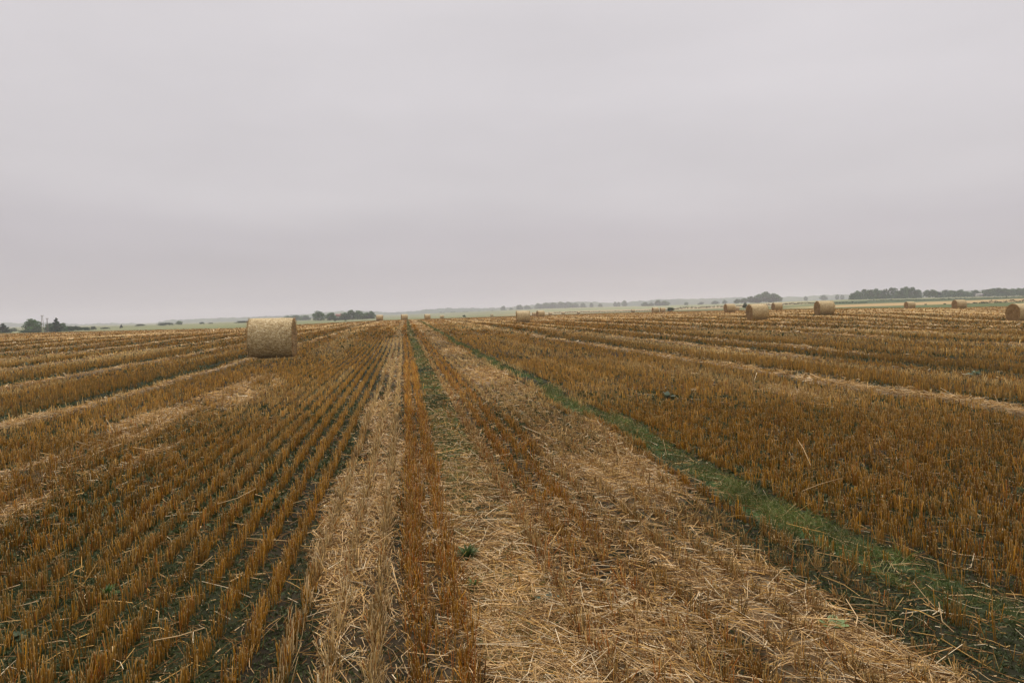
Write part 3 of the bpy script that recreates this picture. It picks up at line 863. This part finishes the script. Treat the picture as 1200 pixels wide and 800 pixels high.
def bale_fringe(seed, n, wid):
    """loose straws sticking out of the ends and the wrap"""
    T = Tubes()
    t = rng.uniform(0, 2 * PI, n); s_ = np.where(rng.random(n) < .5, -1.0, 1.0)
    k = np.where(rng.random(n) < 0.6, rng.uniform(0.9, 0.985, n), np.sqrt(rng.random(n)) * 0.95)
    y, z = BR * k * np.sin(t), np.maximum(BR * k * np.cos(t), -BR * 0.90) + BR * 0.94
    P0 = np.stack([s_ * (BL / 2 - 0.0), y, z], 1)
    dirs = np.stack([s_ * np.abs(rng.normal(0.5, 0.3, n)), rng.normal(0, 1, n), rng.normal(-0.25, 1, n)], 1)
    dirs /= np.linalg.norm(dirs, axis=1, keepdims=True)
    l = rng.uniform(0.04, 0.15, n)
    P1 = P0 + dirs * l[:, None] * 0.6; P2 = P1 + dirs * l[:, None] * 0.4; P2[:, 2] -= l * 0.2
    c = np.where(rng.random((n, 1)) < .5, C(.62, .42, .20), C(.42, .23, .08)) * rng.uniform(.6, 1.1, (n, 1))
    w = wid * rng.uniform(.6, 1.3, n)
    T.add(np.stack([P0, P1, P2], 1), np.stack([w, w, w * .7], 1), np.repeat(c[:, None], 3, 1), 2)
    m_ = n * 2 // 3
    t = rng.uniform(-2.2, 2.2, m_); xx = rng.uniform(-BL / 2, BL / 2, m_)
    nrm = np.stack([0 * t, np.sin(t), np.cos(t)], 1)
    P0 = nrm * BR * 0.985 + np.stack([xx, 0 * t, np.full(m_, BR * 0.94)], 1)
    tang = rng.normal(size=(m_, 3)); tang -= nrm * np.sum(tang * nrm, 1, keepdims=True); tang /= np.linalg.norm(tang, axis=1, keepdims=True)
    l = rng.uniform(0.03, 0.11, m_)
    P1 = P0 + tang * l[:, None] * .5 + nrm * 0.016; P2 = P0 + tang * l[:, None] + nrm * rng.uniform(0.0, 0.02, (m_, 1))
    c = np.where(rng.random((m_, 1)) < .6, C(.76, .62, .40), C(.45, .27, .10)) * rng.uniform(.6, 1.1, (m_, 1))
    w = wid * rng.uniform(.6, 1.2, m_)
    T.add(np.stack([P0, P1, P2], 1), np.stack([w, w, w * .8], 1), np.repeat(c[:, None], 3, 1), 2, facing=np.cross(tang, nrm))
    return T.mesh('straw_fringe')
SH = [bale_shape(1), bale_shape(2, 64, 14), bale_shape(5, 64, 14)]
for wr, en in SH:
    wr.materials.append(M_WRAP)
    for e_ in en: e_.materials.append(M_END)
FR_NEAR = bale_fringe(1, 2600, 0.003); FR_NEAR.materials.append(m_straw)
FR_FAR = bale_fringe(2, 420, 0.009); FR_FAR.materials.append(m_straw)
ORI = {0: (-2, 1.0), 5: (6, 0.98), 13: (5, 1.0), 15: (9, 1.0), 18: (4, 1.0), 17: (10, 1.0), 14: (4, 1.0), 11: (3, 1.0), 16: (8, 1.0)}
bale_pts = []
for i, (bx, by, bh, lab) in enumerate(BALES):
    d = F * BALE_D / bh
    p = at(bx, by, d + BR * 0.3)
    x, y = p[0], p[1]
    z = float(ground_z(np.array([x]), np.array([y]))[0])
    p = at(bx, by, d)
    z = z * 0.5 + (p[2]) * 0.5 if i else p[2]
    root = bpy.data.objects.new('straw_bale', None)
    COL.objects.link(root)
    root.location = (x, y, z - 0.03)
    rot, sc_ = ORI.get(i, (random.uniform(-8, 8), random.uniform(0.97, 1.02)))
    root.rotation_euler = (0, random.uniform(-.015, .015), R(-rot))
    lx = 1.0 if i else 1.02
    root.scale = (sc_ * lx, sc_, sc_)
    wr, en = SH[0 if i == 0 else 1 + i % 2]
    link('wrap', wr, None, root)
    link('end_face', en[0], None, root); link('end_face', en[1], None, root)
    if d < 160:
        tag(link('straw_fringe', FR_NEAR if i == 0 else FR_FAR, None, root), kind='stuff')
    tag(root, lab, 'straw bale', 'round straw bales left on the stubble field')
    bale_pts.append((x, y))

# ------------------------------------------------------------------ trees, shrubs and hedges
m_leaf = mat_attr('tree_leaves', rough=0.8, spec=0.08, transl=0.3)
m_bark = mat_attr('bark', rough=0.9, spec=0.1, noise=0.3, nscale=3.0)
def leaves(centres, radii, n_each, size, hue):
    """leaf clumps filling ellipsoids; returns mesh of small tilted quads"""
    cs, cl = [], []
    for c, r, n in zip(centres, radii, n_each):
        v = rng.normal(size=(n, 3)); v /= np.linalg.norm(v, axis=1, keepdims=True)
        rr = rng.uniform(0.15, 1.0, (n, 1)) ** 0.5
        bump = 1 + 0.22 * (vn(v[:, 0] * 2.5 + c[0] * 9, v[:, 2] * 2.5 + v[:, 1], 61)[:, None] - 0.5) * 2
        cs.append(np.array(c) + v * rr * np.array(r) * bump)
        cl.append(np.full((n, 1), rng.uniform(0.75, 1.25)) * rng.uniform(0.7, 1.3, (n, 1)))
    P = np.concatenate(cs); k = np.concatenate(cl); n = len(P)
    a = rng.normal(size=(n, 3)); a /= np.linalg.norm(a, axis=1, keepdims=True)
    b = np.cross(a, rng.normal(size=(n, 3))); b /= np.linalg.norm(b, axis=1, keepdims=True)
    s = size * rng.uniform(0.6, 1.4, (n, 1))
    V = np.stack([P - a * s, P - b * s * .6, P + a * s, P + b * s * .6], 1).reshape(-1, 3)
    col = np.repeat(np.array(hue) * k, 4, 0)
    q = np.arange(4 * n).reshape(-1, 4)
    return np_mesh('crown', V, [q], col)
def trunk_mesh(h, r, limbs, lean=0.0):
    T = Tubes()
    c = (.07, .055, .04)
    ks = np.linspace(0, 1, 5)
    P = np.stack([np.array([lean * t * h + 0.03 * h * math.sin(3 * t), 0.02 * h * math.sin(4 * t), h * t]) for t in ks])[None]
    T.add(P, (r * (1 - 0.65 * ks))[None], np.array([[c] * 5]), 8, facing=np.array([[1.0, 0, 0]]))
    for tip in limbs:
        z0 = h * random.uniform(0.35, 0.8)
        tip = np.array(tip); p0 = np.array([lean * z0, 0, z0])
        Q = np.stack([p0, p0 * .5 + tip * .5 + np.array([0, 0, .06 * h]), tip])[None]
        T.add(Q, np.array([[r * .45, r * .3, r * .1]]), np.array([[c] * 3]), 6, facing=np.array([[0.3, 1.0, .2]]))
    return T.mesh('trunk')
def proto(kind, seed):
    """unit-height tree (height 1, width about 1): returns (trunk mesh, crown mesh)"""
    random.seed(seed)
    hue = {'round': (.072, .150, .045), 'oval': (.065, .140, .046), 'tall': (.065, .135, .045), 'conifer': (.016, .050, .018), 'spread': (.080, .155, .046), 'bush': (.030, .075, .022)}[kind]
    cc, rr = [], []
    if kind in ('round', 'spread', 'oval'):
        z0, z1 = {'round': (.17, .80), 'spread': (.20, .78), 'oval': (.12, .84)}[kind]
        for i in range(15):
            t = i / 14; z = z0 + (z1 - z0) * t
            w = math.sin(PI * (0.28 + 0.62 * t)) * (.33 if kind != 'oval' else .27)
            a = i * 2.4
            q = random.uniform(.5, 1.0)
            cc.append((math.cos(a) * w * q, math.sin(a) * w * q, z + random.uniform(-.03, .03)))
            r = random.uniform(.11, .19); rr.append((r * 1.15, r * 1.15, r))
    elif kind == 'tall':
        for i in range(14):
            t = i / 13; z = .16 + .74 * t; w = .17 * math.sin(PI * (.15 + .75 * t)) + .03; a = i * 2.4
            cc.append((math.cos(a) * w, math.sin(a) * w, z)); r = random.uniform(.08, .13); rr.append((r, r, r * 1.2))
    elif kind == 'conifer':
        for i in range(14):
            t = i / 13; z = .10 + .82 * t; w = .20 * (1 - t) ** .8; a = i * 2.4
            cc.append((math.cos(a) * w, math.sin(a) * w, z)); r = .17 * (1 - t) ** .7 + .035; rr.append((r, r, r * .7))
    else:
        for i in range(11):
            a = i * 2.4; w = random.uniform(.05, .38)
            cc.append((math.cos(a) * w, math.sin(a) * w, random.uniform(.25, .62) - w * .4)); r = random.uniform(.16, .30); rr.append((r, r, r * .9))
    n = [int(130 * (sum(r) / .45)) for r in rr]
    cm = leaves(cc, rr, n, 0.036, hue)
    V = np.zeros(len(cm.vertices) * 3, np.float32); cm.vertices.foreach_get('co', V); V = V.reshape(-1, 3)
    z0, z1 = np.percentile(V[:, 2], [1, 99.5]); rx = np.percentile(np.abs(V[:, :2]), 98)
    fl = {'bush': 0.0, 'conifer': 0.03}.get(kind, 0.07)
    V[:, 2] = (V[:, 2] - z0) / (z1 - z0) * (1 - fl) + fl; V[:, :2] *= 0.5 / rx
    cm.vertices.foreach_set('co', V.ravel()); cm.update()
    tm = trunk_mesh(.62 if kind not in ('bush', 'conifer') else (.4 if kind == 'bush' else .9), .015 if kind != 'bush' else .010, [(c[0] * .8, c[1] * .8, c[2]) for c in cc[::3]])
    cm.materials.append(m_leaf); tm.materials.append(m_bark)
    return tm, cm
PROT = {}
for kind in ('round', 'oval', 'tall', 'conifer', 'spread', 'bush'):
    PROT[kind] = [proto(kind, 10 + 7 * k) for k in range(3 if kind in ('round', 'oval', 'spread', 'bush') else 2)]
random.seed(99)
def tree(px_, base_y, top_y, w_px, d, kind, label, group=None, name=None):
    h = (base_y - top_y) * d / F
    w = w_px * d / F
    p = at(px_, base_y, d)
    z = p[2]
    root = bpy.data.objects.new(name or {'bush': 'shrub', 'conifer': 'conifer_tree'}.get(kind, 'leafy_tree'), None)
    COL.objects.link(root)
    root.location = (p[0], p[1], z - 0.03 * h)
    wn_ = 0.95
    root.scale = (w / wn_, w / wn_, h * 1.05)
    root.rotation_euler = (0, 0, random.uniform(0, 6.28))
    tm, cm = random.choice(PROT[kind])
    link('trunk' if kind != 'bush' else 'stem', tm, None, root)
    link('crown', cm, None, root)
    tag(root, label, 'shrub' if kind == 'bush' else 'tree', group)
    return root
LG = 'trees and shrubs around the poles on the left'
tree(4, 391.2, 379.4, 15, 300, 'conifer', 'dark conifer at the very left edge of the photo', LG)
tree(14, 389, 384.5, 14, 420, 'bush', 'low pale shrub between the left edge conifer and the round tree', LG)
tree(38.5, 390.3, 374.2, 18, 320, 'round', 'round green tree left of the wooden poles', LG)
tree(30, 390.8, 386.6, 13, 300, 'bush', 'dark low shrub at the left foot of the round tree', LG)
tree(43, 390.8, 386.8, 12, 300, 'bush', 'dark low shrub between the round tree and the near pole', LG)
tree(58.5, 390.2, 379.4, 11, 330, 'round', 'dark green tree right behind the two poles', LG)
tree(66.5, 390.6, 373.2, 11.5, 300, 'conifer', 'tall dark pointed tree right of the poles', LG)
tree(73.5, 389, 378.8, 9, 330, 'oval', 'small dark tree touching the right side of the pointed tree', LG)
tree(81, 387.8, 382.2, 12, 340, 'bush', 'first dark bush right of the pointed tree', LG)
tree(89.5, 387.3, 382.0, 9.5, 345, 'bush', 'second dark bush right of the pointed tree', LG)
tree(100, 387, 383.3, 12, 360, 'bush', 'long low bush, third right of the pointed tree', LG)
tree(109.5, 386, 382.4, 5, 360, 'bush', 'tiny bush, fourth right of the pointed tree', LG)
SG = 'scattered shrubs on the green meadow behind the field'
tree(123, 386, 383.6, 9, 420, 'bush', 'flat dark bush on the left meadow just left of the tiny conifer', SG)
tree(142.3, 384.2, 380.2, 3.2, 430, 'conifer', 'tiny dark conifer standing alone on the left meadow', SG)
tree(165, 381.8, 379.7, 10, 520, 'bush', 'faint low bush on the meadow edge right of the tiny conifer', SG)
tree(194, 381.0, 378.0, 16, 520, 'bush', 'long dark bush in front of the hill left of the near bale', SG)
tree(210, 380.3, 376.2, 7, 620, 'round', 'small hazy tree right of the long dark bush', SG)
tree(236.5, 379.8, 377.4, 5, 620, 'bush', 'small hazy bush at the hill foot, first right of the small hazy tree', SG)
tree(247, 379.6, 378.0, 5, 640, 'bush', 'tiny faint bush at the hill foot, second right of the small hazy tree', SG)
tree(285, 378.2, 375.9, 15, 560, 'bush', 'dark flat bush touching the left side of the near bale', SG)
MG = 'hazy trees behind the field left of centre'
for i, (a, b, c, w, k) in enumerate([(337, 377, 370.5, 11, 'round'), (347, 377, 369.5, 13, 'spread'), (358, 376.8, 369.6, 11, 'round')]):
    tree(a, b, c, w, 900, k, ['faint hazy tree just right of the near bale', 'faint wide tree, second right of the near bale', 'faint hazy tree left of the darker tree group'][i], MG)
mids = [(374, 375.6, 364.8, 15, 'round', 'leftmost round tree of the hazy group left of centre'), (388.5, 375.6, 366.4, 11, 'oval', 'darker tree, second in the hazy group left of centre'),
        (405, 375.3, 366.6, 11, 'oval', 'narrow tree right of the tiny house in the hazy group'), (411.5, 375.0, 363.4, 8.5, 'tall', 'tallest slim tree in the hazy group left of centre'),
        (421, 374.6, 364.4, 13, 'round', 'broad round tree in the right half of the hazy group'), (429, 374.2, 366.4, 10, 'spread', 'low wide tree between the broad tree and the group end'),
        (435.5, 373.6, 364.8, 8, 'oval', 'rightmost tree of the hazy group beside the first small bale'),
        (397, 375.6, 372.2, 10, 'bush', 'dark shrub in front of the tiny house left of centre')]
for (a, b, c, w, k, lab) in mids:
    tree(a, b, c, w, 560, k, lab, MG)
tree(392.5, 376.2, 375.0, 2.5, 420, 'bush', 'tiny dark shrub on the meadow left of the tiny house', SG)
tree(405, 375.9, 374.8, 2.5, 420, 'bush', 'tiny dark shrub on the meadow right of the tiny house', SG)
tree(544, 371.4, 369.0, 3.5, 300, 'bush', 'small dark shrub on the crest between the small bales and the centre bale', SG)
FG = 'far hazy trees behind the centre of the field'
fars = [(517, 368.6, 365.6, 8, 'bush'), (531, 368.3, 365.3, 9, 'bush'), (546, 368.0, 364.8, 10, 'bush'), (562, 367.6, 364.4, 9, 'spread'), (577, 367, 363.6, 9, 'spread'),
        (590, 366.2, 358.6, 6, 'oval'), (599, 366, 360.6, 5, 'oval'),
        (609, 364, 357.4, 8, 'round'), (618, 363.5, 357.8, 8, 'round'), (631, 362.6, 355.6, 9, 'round'), (640, 362.2, 354.8, 10, 'spread'), (649, 361.9, 354.6, 10, 'round'), (658, 361.8, 353.8, 10, 'oval'),
        (666, 361.6, 353.8, 10, 'round'), (674, 361.4, 355.2, 8, 'round'), (683, 361.2, 355, 6, 'oval'), (693, 360.9, 354.8, 4.5, 'oval'), (703.5, 360.7, 355.6, 5, 'round'),
        (721, 360.6, 353.8, 4, 'tall'), (725, 360.6, 354, 4, 'tall'), (732, 359.8, 352.2, 6.5, 'round')]
ordn = ['first', 'second', 'third', 'fourth', 'fifth', 'sixth', 'seventh', 'eighth', 'ninth', 'tenth', 'eleventh', 'twelfth', 'thirteenth', 'fourteenth', 'fifteenth', 'sixteenth', 'seventeenth', 'eighteenth', 'nineteenth', 'twentieth', 'twenty-first', 'twenty-second', 'twenty-third', 'twenty-fourth']
for i, (a, b, c, w, k) in enumerate(fars):
    nm = {'bush': 'low hazy shrub', 'spread': 'wide hazy tree', 'oval': 'hazy oval tree', 'round': 'hazy round tree', 'tall': 'slim hazy tree'}[k]
    tree(a, b, c, w, 1650, k, '%s at the hill foot, %s from the left in the far centre row' % (nm, ordn[i]), FG)
PG = 'hazy tree group above the touching pair of bales'
for i, (a, b, c, w, k) in enumerate([(756, 359.8, 354.2, 8, 'round'), (763, 359.8, 354.8, 7, 'round'), (771, 359.6, 351.8, 7, 'tall'), (779, 359.2, 352.6, 10, 'spread'), (804, 357.8, 354.0, 5, 'oval'), (821, 357.2, 354.0, 7, 'bush'), (838, 356.8, 352.6, 8, 'spread'), (849, 356.4, 351.6, 5, 'oval')]):
    tree(a, b, c, w, 1300, k, '%s from the left in the hazy group right of centre, %s' % (ordn[i].capitalize() + (' shrub' if k == 'bush' else ' tree'), {'round': 'rounded', 'tall': 'slim and tall', 'spread': 'wide', 'oval': 'small oval', 'bush': 'low'}[k]), PG)
CG = 'trees of the copse behind the large right-hand bales'
for i, (a, b, c, w, k) in enumerate([(864, 355.4, 350.6, 7, 'round'), (872, 355.2, 349.4, 8, 'round'), (880, 354.8, 347.4, 9, 'round'), (889, 354.4, 345.0, 11, 'round'), (897, 354.0, 342.2, 13, 'round'), (906, 353.8, 344.0, 12, 'spread'), (912, 353.6, 346.4, 8, 'round'), (885, 355, 350, 9, 'bush'), (901, 354.4, 349, 10, 'bush')]):
    tree(a, b, c, w, 950, k, ['small rounded tree at the left end of the copse', 'rounded tree, second from the left in the copse', 'rounded tree, third from the left in the copse', 'tall tree left of the copse top', 'tallest domed tree at the top of the copse', 'wide tree right of the copse top', 'small tree at the right end of the copse', 'low shrub under the left side of the copse', 'low shrub under the right side of the copse'][i], CG)
IG = 'single hazy trees between the copse and the right treeline'
for i, (a, b, c, w, k) in enumerate([(944, 352.2, 347.2, 4, 'oval'), (965, 351.6, 345.8, 7.5, 'round'), (981, 351.2, 345.2, 4, 'tall'), (987, 351.0, 345.4, 4, 'tall')]):
    tree(a, b, c, w, 1450, k, ['small hazy tree, first right of the copse', 'rounder hazy tree right above the wide lone bale', 'left one of two slim hazy trees before the right treeline', 'right one of two slim hazy trees before the right treeline'][i], IG)
RG = 'trees of the long treeline on the right'
rt = [(1000, 351.0, 343.5, 8, 'round'), (1005, 351.4, 341.0, 9, 'round'), (1013, 351.6, 339.4, 11, 'round'), (1020, 351.4, 340.0, 11, 'spread'), (1026, 351.2, 338.6, 10, 'round'), (1033, 351.0, 340.4, 10, 'oval'),
      (1037.5, 350.8, 338.8, 6, 'tall'), (1043.5, 350.6, 337.4, 6, 'tall'), (1048.5, 350.4, 337.6, 6, 'tall'), (1053, 350.2, 341, 8, 'round'), (1058, 350.0, 338.0, 10, 'oval'), (1062, 349.8, 336.6, 12, 'round'),
      (1069, 349.6, 337.0, 11, 'round'), (1076.5, 348.8, 339.4, 7, 'oval'), (1086, 348.0, 340.0, 7, 'oval'), (1093, 348.4, 339.6, 9, 'spread'), (1099, 348.6, 342.0, 8, 'bush'), (1108, 348.2, 340.0, 10, 'round'),
      (1116, 348.0, 340.4, 11, 'spread'), (1125, 347.8, 339.6, 11, 'round'), (1133, 347.6, 341.4, 9, 'round'), (1143, 347.2, 340.0, 9, 'round'), (1156, 347.0, 339.4, 12, 'round'), (1163, 346.9, 338.2, 11, 'oval'),
      (1170, 346.8, 337.6, 10, 'round'), (1177, 346.6, 338.0, 10, 'spread'), (1186, 346.4, 338.4, 9, 'oval'), (1194, 346.2, 337.8, 10, 'round'), (1202, 346.0, 336.8, 11, 'round'), (1213, 345.8, 337, 12, 'round'), (1226, 345.4, 336.4, 12, 'oval')]
ro = ordn + ['twenty-fifth', 'twenty-sixth', 'twenty-seventh', 'twenty-eighth', 'twenty-ninth', 'thirtieth', 'thirty-first']
for i, (a, b, c, w, k) in enumerate(rt):
    nm = {'bush': 'low shrub', 'spread': 'wide crowned tree', 'oval': 'oval tree', 'round': 'dense round tree', 'tall': 'slim tall tree'}[k]
    tree(a, b, c, w, 700 + 25 * (i % 3), k, '%s, %s from the left in the long right treeline' % (nm, ro[i]), RG)
tree(785.8, 364.2, 360.2, 7.5, 262, 'bush', 'dark arching shrub behind the tiny bale right of the pair', 'dark shrubs at the far field edge')
tree(873, 360.8, 355.0, 5, 255, 'bush', 'dark reddish shrub just left of the large bale below the copse', 'dark shrubs at the far field edge')
tree(1107, 358.2, 355.4, 4, 240, 'bush', 'small dark shrub on the tan strip left of the medium bale', 'dark shrubs at the far field edge')
tree(1085, 358.2, 355.8, 2.5, 240, 'bush', 'tiny dark shrub on the tan strip right of the small margin bale', 'dark shrubs at the far field edge')

def hedge(pts, d, label, hue=(.035, .055, .028)):
    """pts: (px, base_y, top_y) along the hedge"""
    T, cc, rr = None, [], []
    P = [(at(a, b, d), (b - c) * d / F) for a, b, c in pts]
    o0 = P[0][0]
    for (p, h), (q, h2) in zip(P[:-1], P[1:]):
        n = max(2, int(np.linalg.norm(q - p) / 1.5)); hw = 0.9 if d < 600 else 1.8
        for k in range(n):
            t = k / n; c = p + (q - p) * t - o0; hh = h + (h2 - h) * t
            hh *= random.uniform(.45, 1.2)
            cc.append((c[0], c[1], c[2] + hh * .5)); rr.append((hw, hw, hh * .55))
    me = leaves(cc, rr, [60] * len(cc), 0.16 if d < 600 else 0.4, hue)
    o = link('hedge', me, m_leaf, loc=o0); me.name = 'hedge'
    tag(o, label, 'hedge', 'hedges beyond the field')
hedge([(790, 362.4, 360.6), (806, 361.8, 358.8), (820, 361.4, 359.2), (832, 360.6, 357.4), (846, 360.2, 358.2)], 330, 'scrubby dark hedge left of the bales below the copse', (.075, .068, .035))
hedge([(650, 366.6, 365.8), (690, 366.0, 364.6), (740, 364.8, 363.8), (790, 363.2, 362.0)], 400, 'thin dark hedge line along the far edge right of the centre bales', (.06, .07, .035))
hedge([(846, 359.6, 357.8), (905, 357.8, 356.2), (925, 356.8, 354.6), (965, 355.4, 353.6), (1018, 354.8, 353.0)], 330, 'long green hedge between the copse and the right treeline')
hedge([(1018, 352.6, 351.4), (1080, 352.0, 350.4), (1140, 350.6, 348.6), (1200, 349.2, 347.0), (1240, 348, 345.6)], 420, 'straight dark hedge in front of the right treeline')
hedge([(1135, 355.9, 354.4), (1150, 355.5, 353.8), (1156, 355.4, 352.2), (1172, 355.0, 351.6), (1184, 354.6, 352.4)], 235, 'bushy dark hedge between the medium bale and the right edge bale')
hedge([(1186, 354.0, 350.6), (1200, 353.6, 350.0), (1222, 353, 349.6)], 225, 'dark hedge piece behind the bale cut off by the right edge')

hedge([(996, 351.8, 346.6), (1030, 351.4, 345.4), (1062, 350.2, 344.2), (1082, 349.4, 345)], 690, 'green undergrowth along the foot of the dense left part of the right treeline', (.050, .115, .038))
hedge([(1098, 349.0, 344.8), (1130, 348.2, 343.6), (1170, 347.4, 342.4), (1232, 346.2, 341.4)], 690, 'green undergrowth along the foot of the right end of the treeline', (.050, .115, .038))
hedge([(368, 376.0, 371.8), (400, 375.8, 371.0), (440, 374.0, 369.4)], 575, 'undergrowth below the hazy tree group left of centre', (.045, .08, .03))
hedge([(604, 365.0, 361.0), (650, 362.6, 358.4), (688, 361.6, 358.2)], 1640, 'undergrowth at the foot of the far centre row of trees', (.045, .08, .03))
hedge([(26, 391.2, 388.6), (60, 390.4, 388.0), (84, 388.2, 385.6)], 315, 'dark undergrowth between the round tree and the pointed tree', (.022, .045, .018))
# ------------------------------------------------------------------ wooden poles on the left
m_wood = mat_attr('weathered_wood', rough=0.85, noise=0.3, nscale=4.0)
m_ins = mat_attr('porcelain', rough=0.3)
def pole(px_, by, ty, d, label, spread):
    p = at(px_, by, d); h = (by - ty) * d / F
    root = bpy.data.objects.new('utility_pole', None); COL.objects.link(root); root.location = p
    c = (.16, .12, .085)
    for s_ in (-1, 1):
        T = Tubes()
        T.add(np.array([[[s_ * spread, 0, -.2], [s_ * spread * .5, 0, h * .5], [s_ * .14, 0, h]]]), np.array([[.10, .085, .07]]), np.array([[c] * 3]), 10, facing=np.array([[0, 1.0, 0]]))
        link('leg', T.mesh('leg'), m_wood, root)
    T = Tubes()
    T.add(np.array([[[-.6, 0.15, h * .95], [.6, 0.15, h * .95]]]), np.array([[.06, .06]]), np.array([[c] * 2]), 6, facing=np.array([[0, 0, 1.0]]))
    arm = link('crossarm', T.mesh('crossarm'), m_wood, root)
    for k in (-.5, 0, .5):
        T = Tubes(); T.add(np.array([[[k, .15, h * .97 + .09], [k, .15, h * .97 + .2], [k, .15, h * .97 + .34]]]), np.array([[.04, .06, .03]]), np.array([[(.2, .15, .12)] * 3]), 8, facing=np.array([[1.0, 0, 0]]))
        link('insulator', T.mesh('insulator'), m_ins, arm)
    tag(root, label, 'utility pole', 'wooden poles on the left')
pole(50.3, 390.2, 369.4, 285, 'taller A-shaped wooden pole beside the round tree', .75)
pole(56, 390.0, 372.8, 310, 'shorter wooden pole between the A-shaped pole and the pointed tree', .35)

# ------------------------------------------------------------------ two far houses
def house(px_, by, ty, w_px, d, label, wallc, roofc):
    p = at(px_, by, d); h = (by - ty) * d / F; w = w_px * d / F
    root = bpy.data.objects.new('farmhouse', None); COL.objects.link(root); root.location = p
    root.rotation_euler = (0, 0, -YAW + R(12))
    def boxm(name, x0, x1, y0, y1, z0, z1, colr, parent):
        v = np.array([(x, y, z) for z in (z0, z1) for y in (y0, y1) for x in (x0, x1)], float)
        f = np.array([(0, 2, 3, 1), (4, 5, 7, 6), (0, 1, 5, 4), (2, 6, 7, 3), (0, 4, 6, 2), (1, 3, 7, 5)])
        return link(name, np_mesh(name, v, [f], np.tile(colr, (8, 1))), m_wall, parent)
    hw, dp = w / 2, w * .35
    boxm('wall', -hw, hw, -dp, dp, -.3, h * .55, wallc, root)
    e = .35
    v = np.array([(-hw - e, -dp - e, h * .53), (hw + e, -dp - e, h * .53), (hw + e, dp + e, h * .53), (-hw - e, dp + e, h * .53), (-hw - e, 0, h), (hw + e, 0, h)])
    rf = link('roof', np_mesh('roof', v, [np.array([(0, 1, 5, 4), (2, 3, 4, 5), (0, 3, 2, 1)]), np.array([(0, 4, 3), (1, 2, 5)])], np.tile(roofc, (6, 1))), m_wall, root)
    boxm('chimney', hw * .3, hw * .3 + .7, -.35, .35, h * .8, h * 1.1, (.25, .12, .08), rf)
    for k in (-.6, -.1, .4):
        boxm('window', hw * k, hw * k + 1.0, -dp - .04, -dp + .02, h * .18, h * .18 + 1.2, (.03, .035, .04), root)
    boxm('door', hw * .75, hw * .75 + .9, -dp - .04, -dp + .02, 0, 2.0, (.10, .06, .04), root)
    tag(root, label, 'house', 'far houses')
m_wall = mat_attr('painted_render', rough=0.8, noise=0.12, nscale=1.0)
house(397.8, 374.8, 367.8, 8, 590, 'tiny house with reddish roof among the hazy trees left of centre', (.50, .47, .42), (.22, .10, .075))
house(1147.5, 347.0, 343.8, 7, 685, 'small pale house half hidden in the right treeline', (.62, .60, .55), (.42, .40, .37))
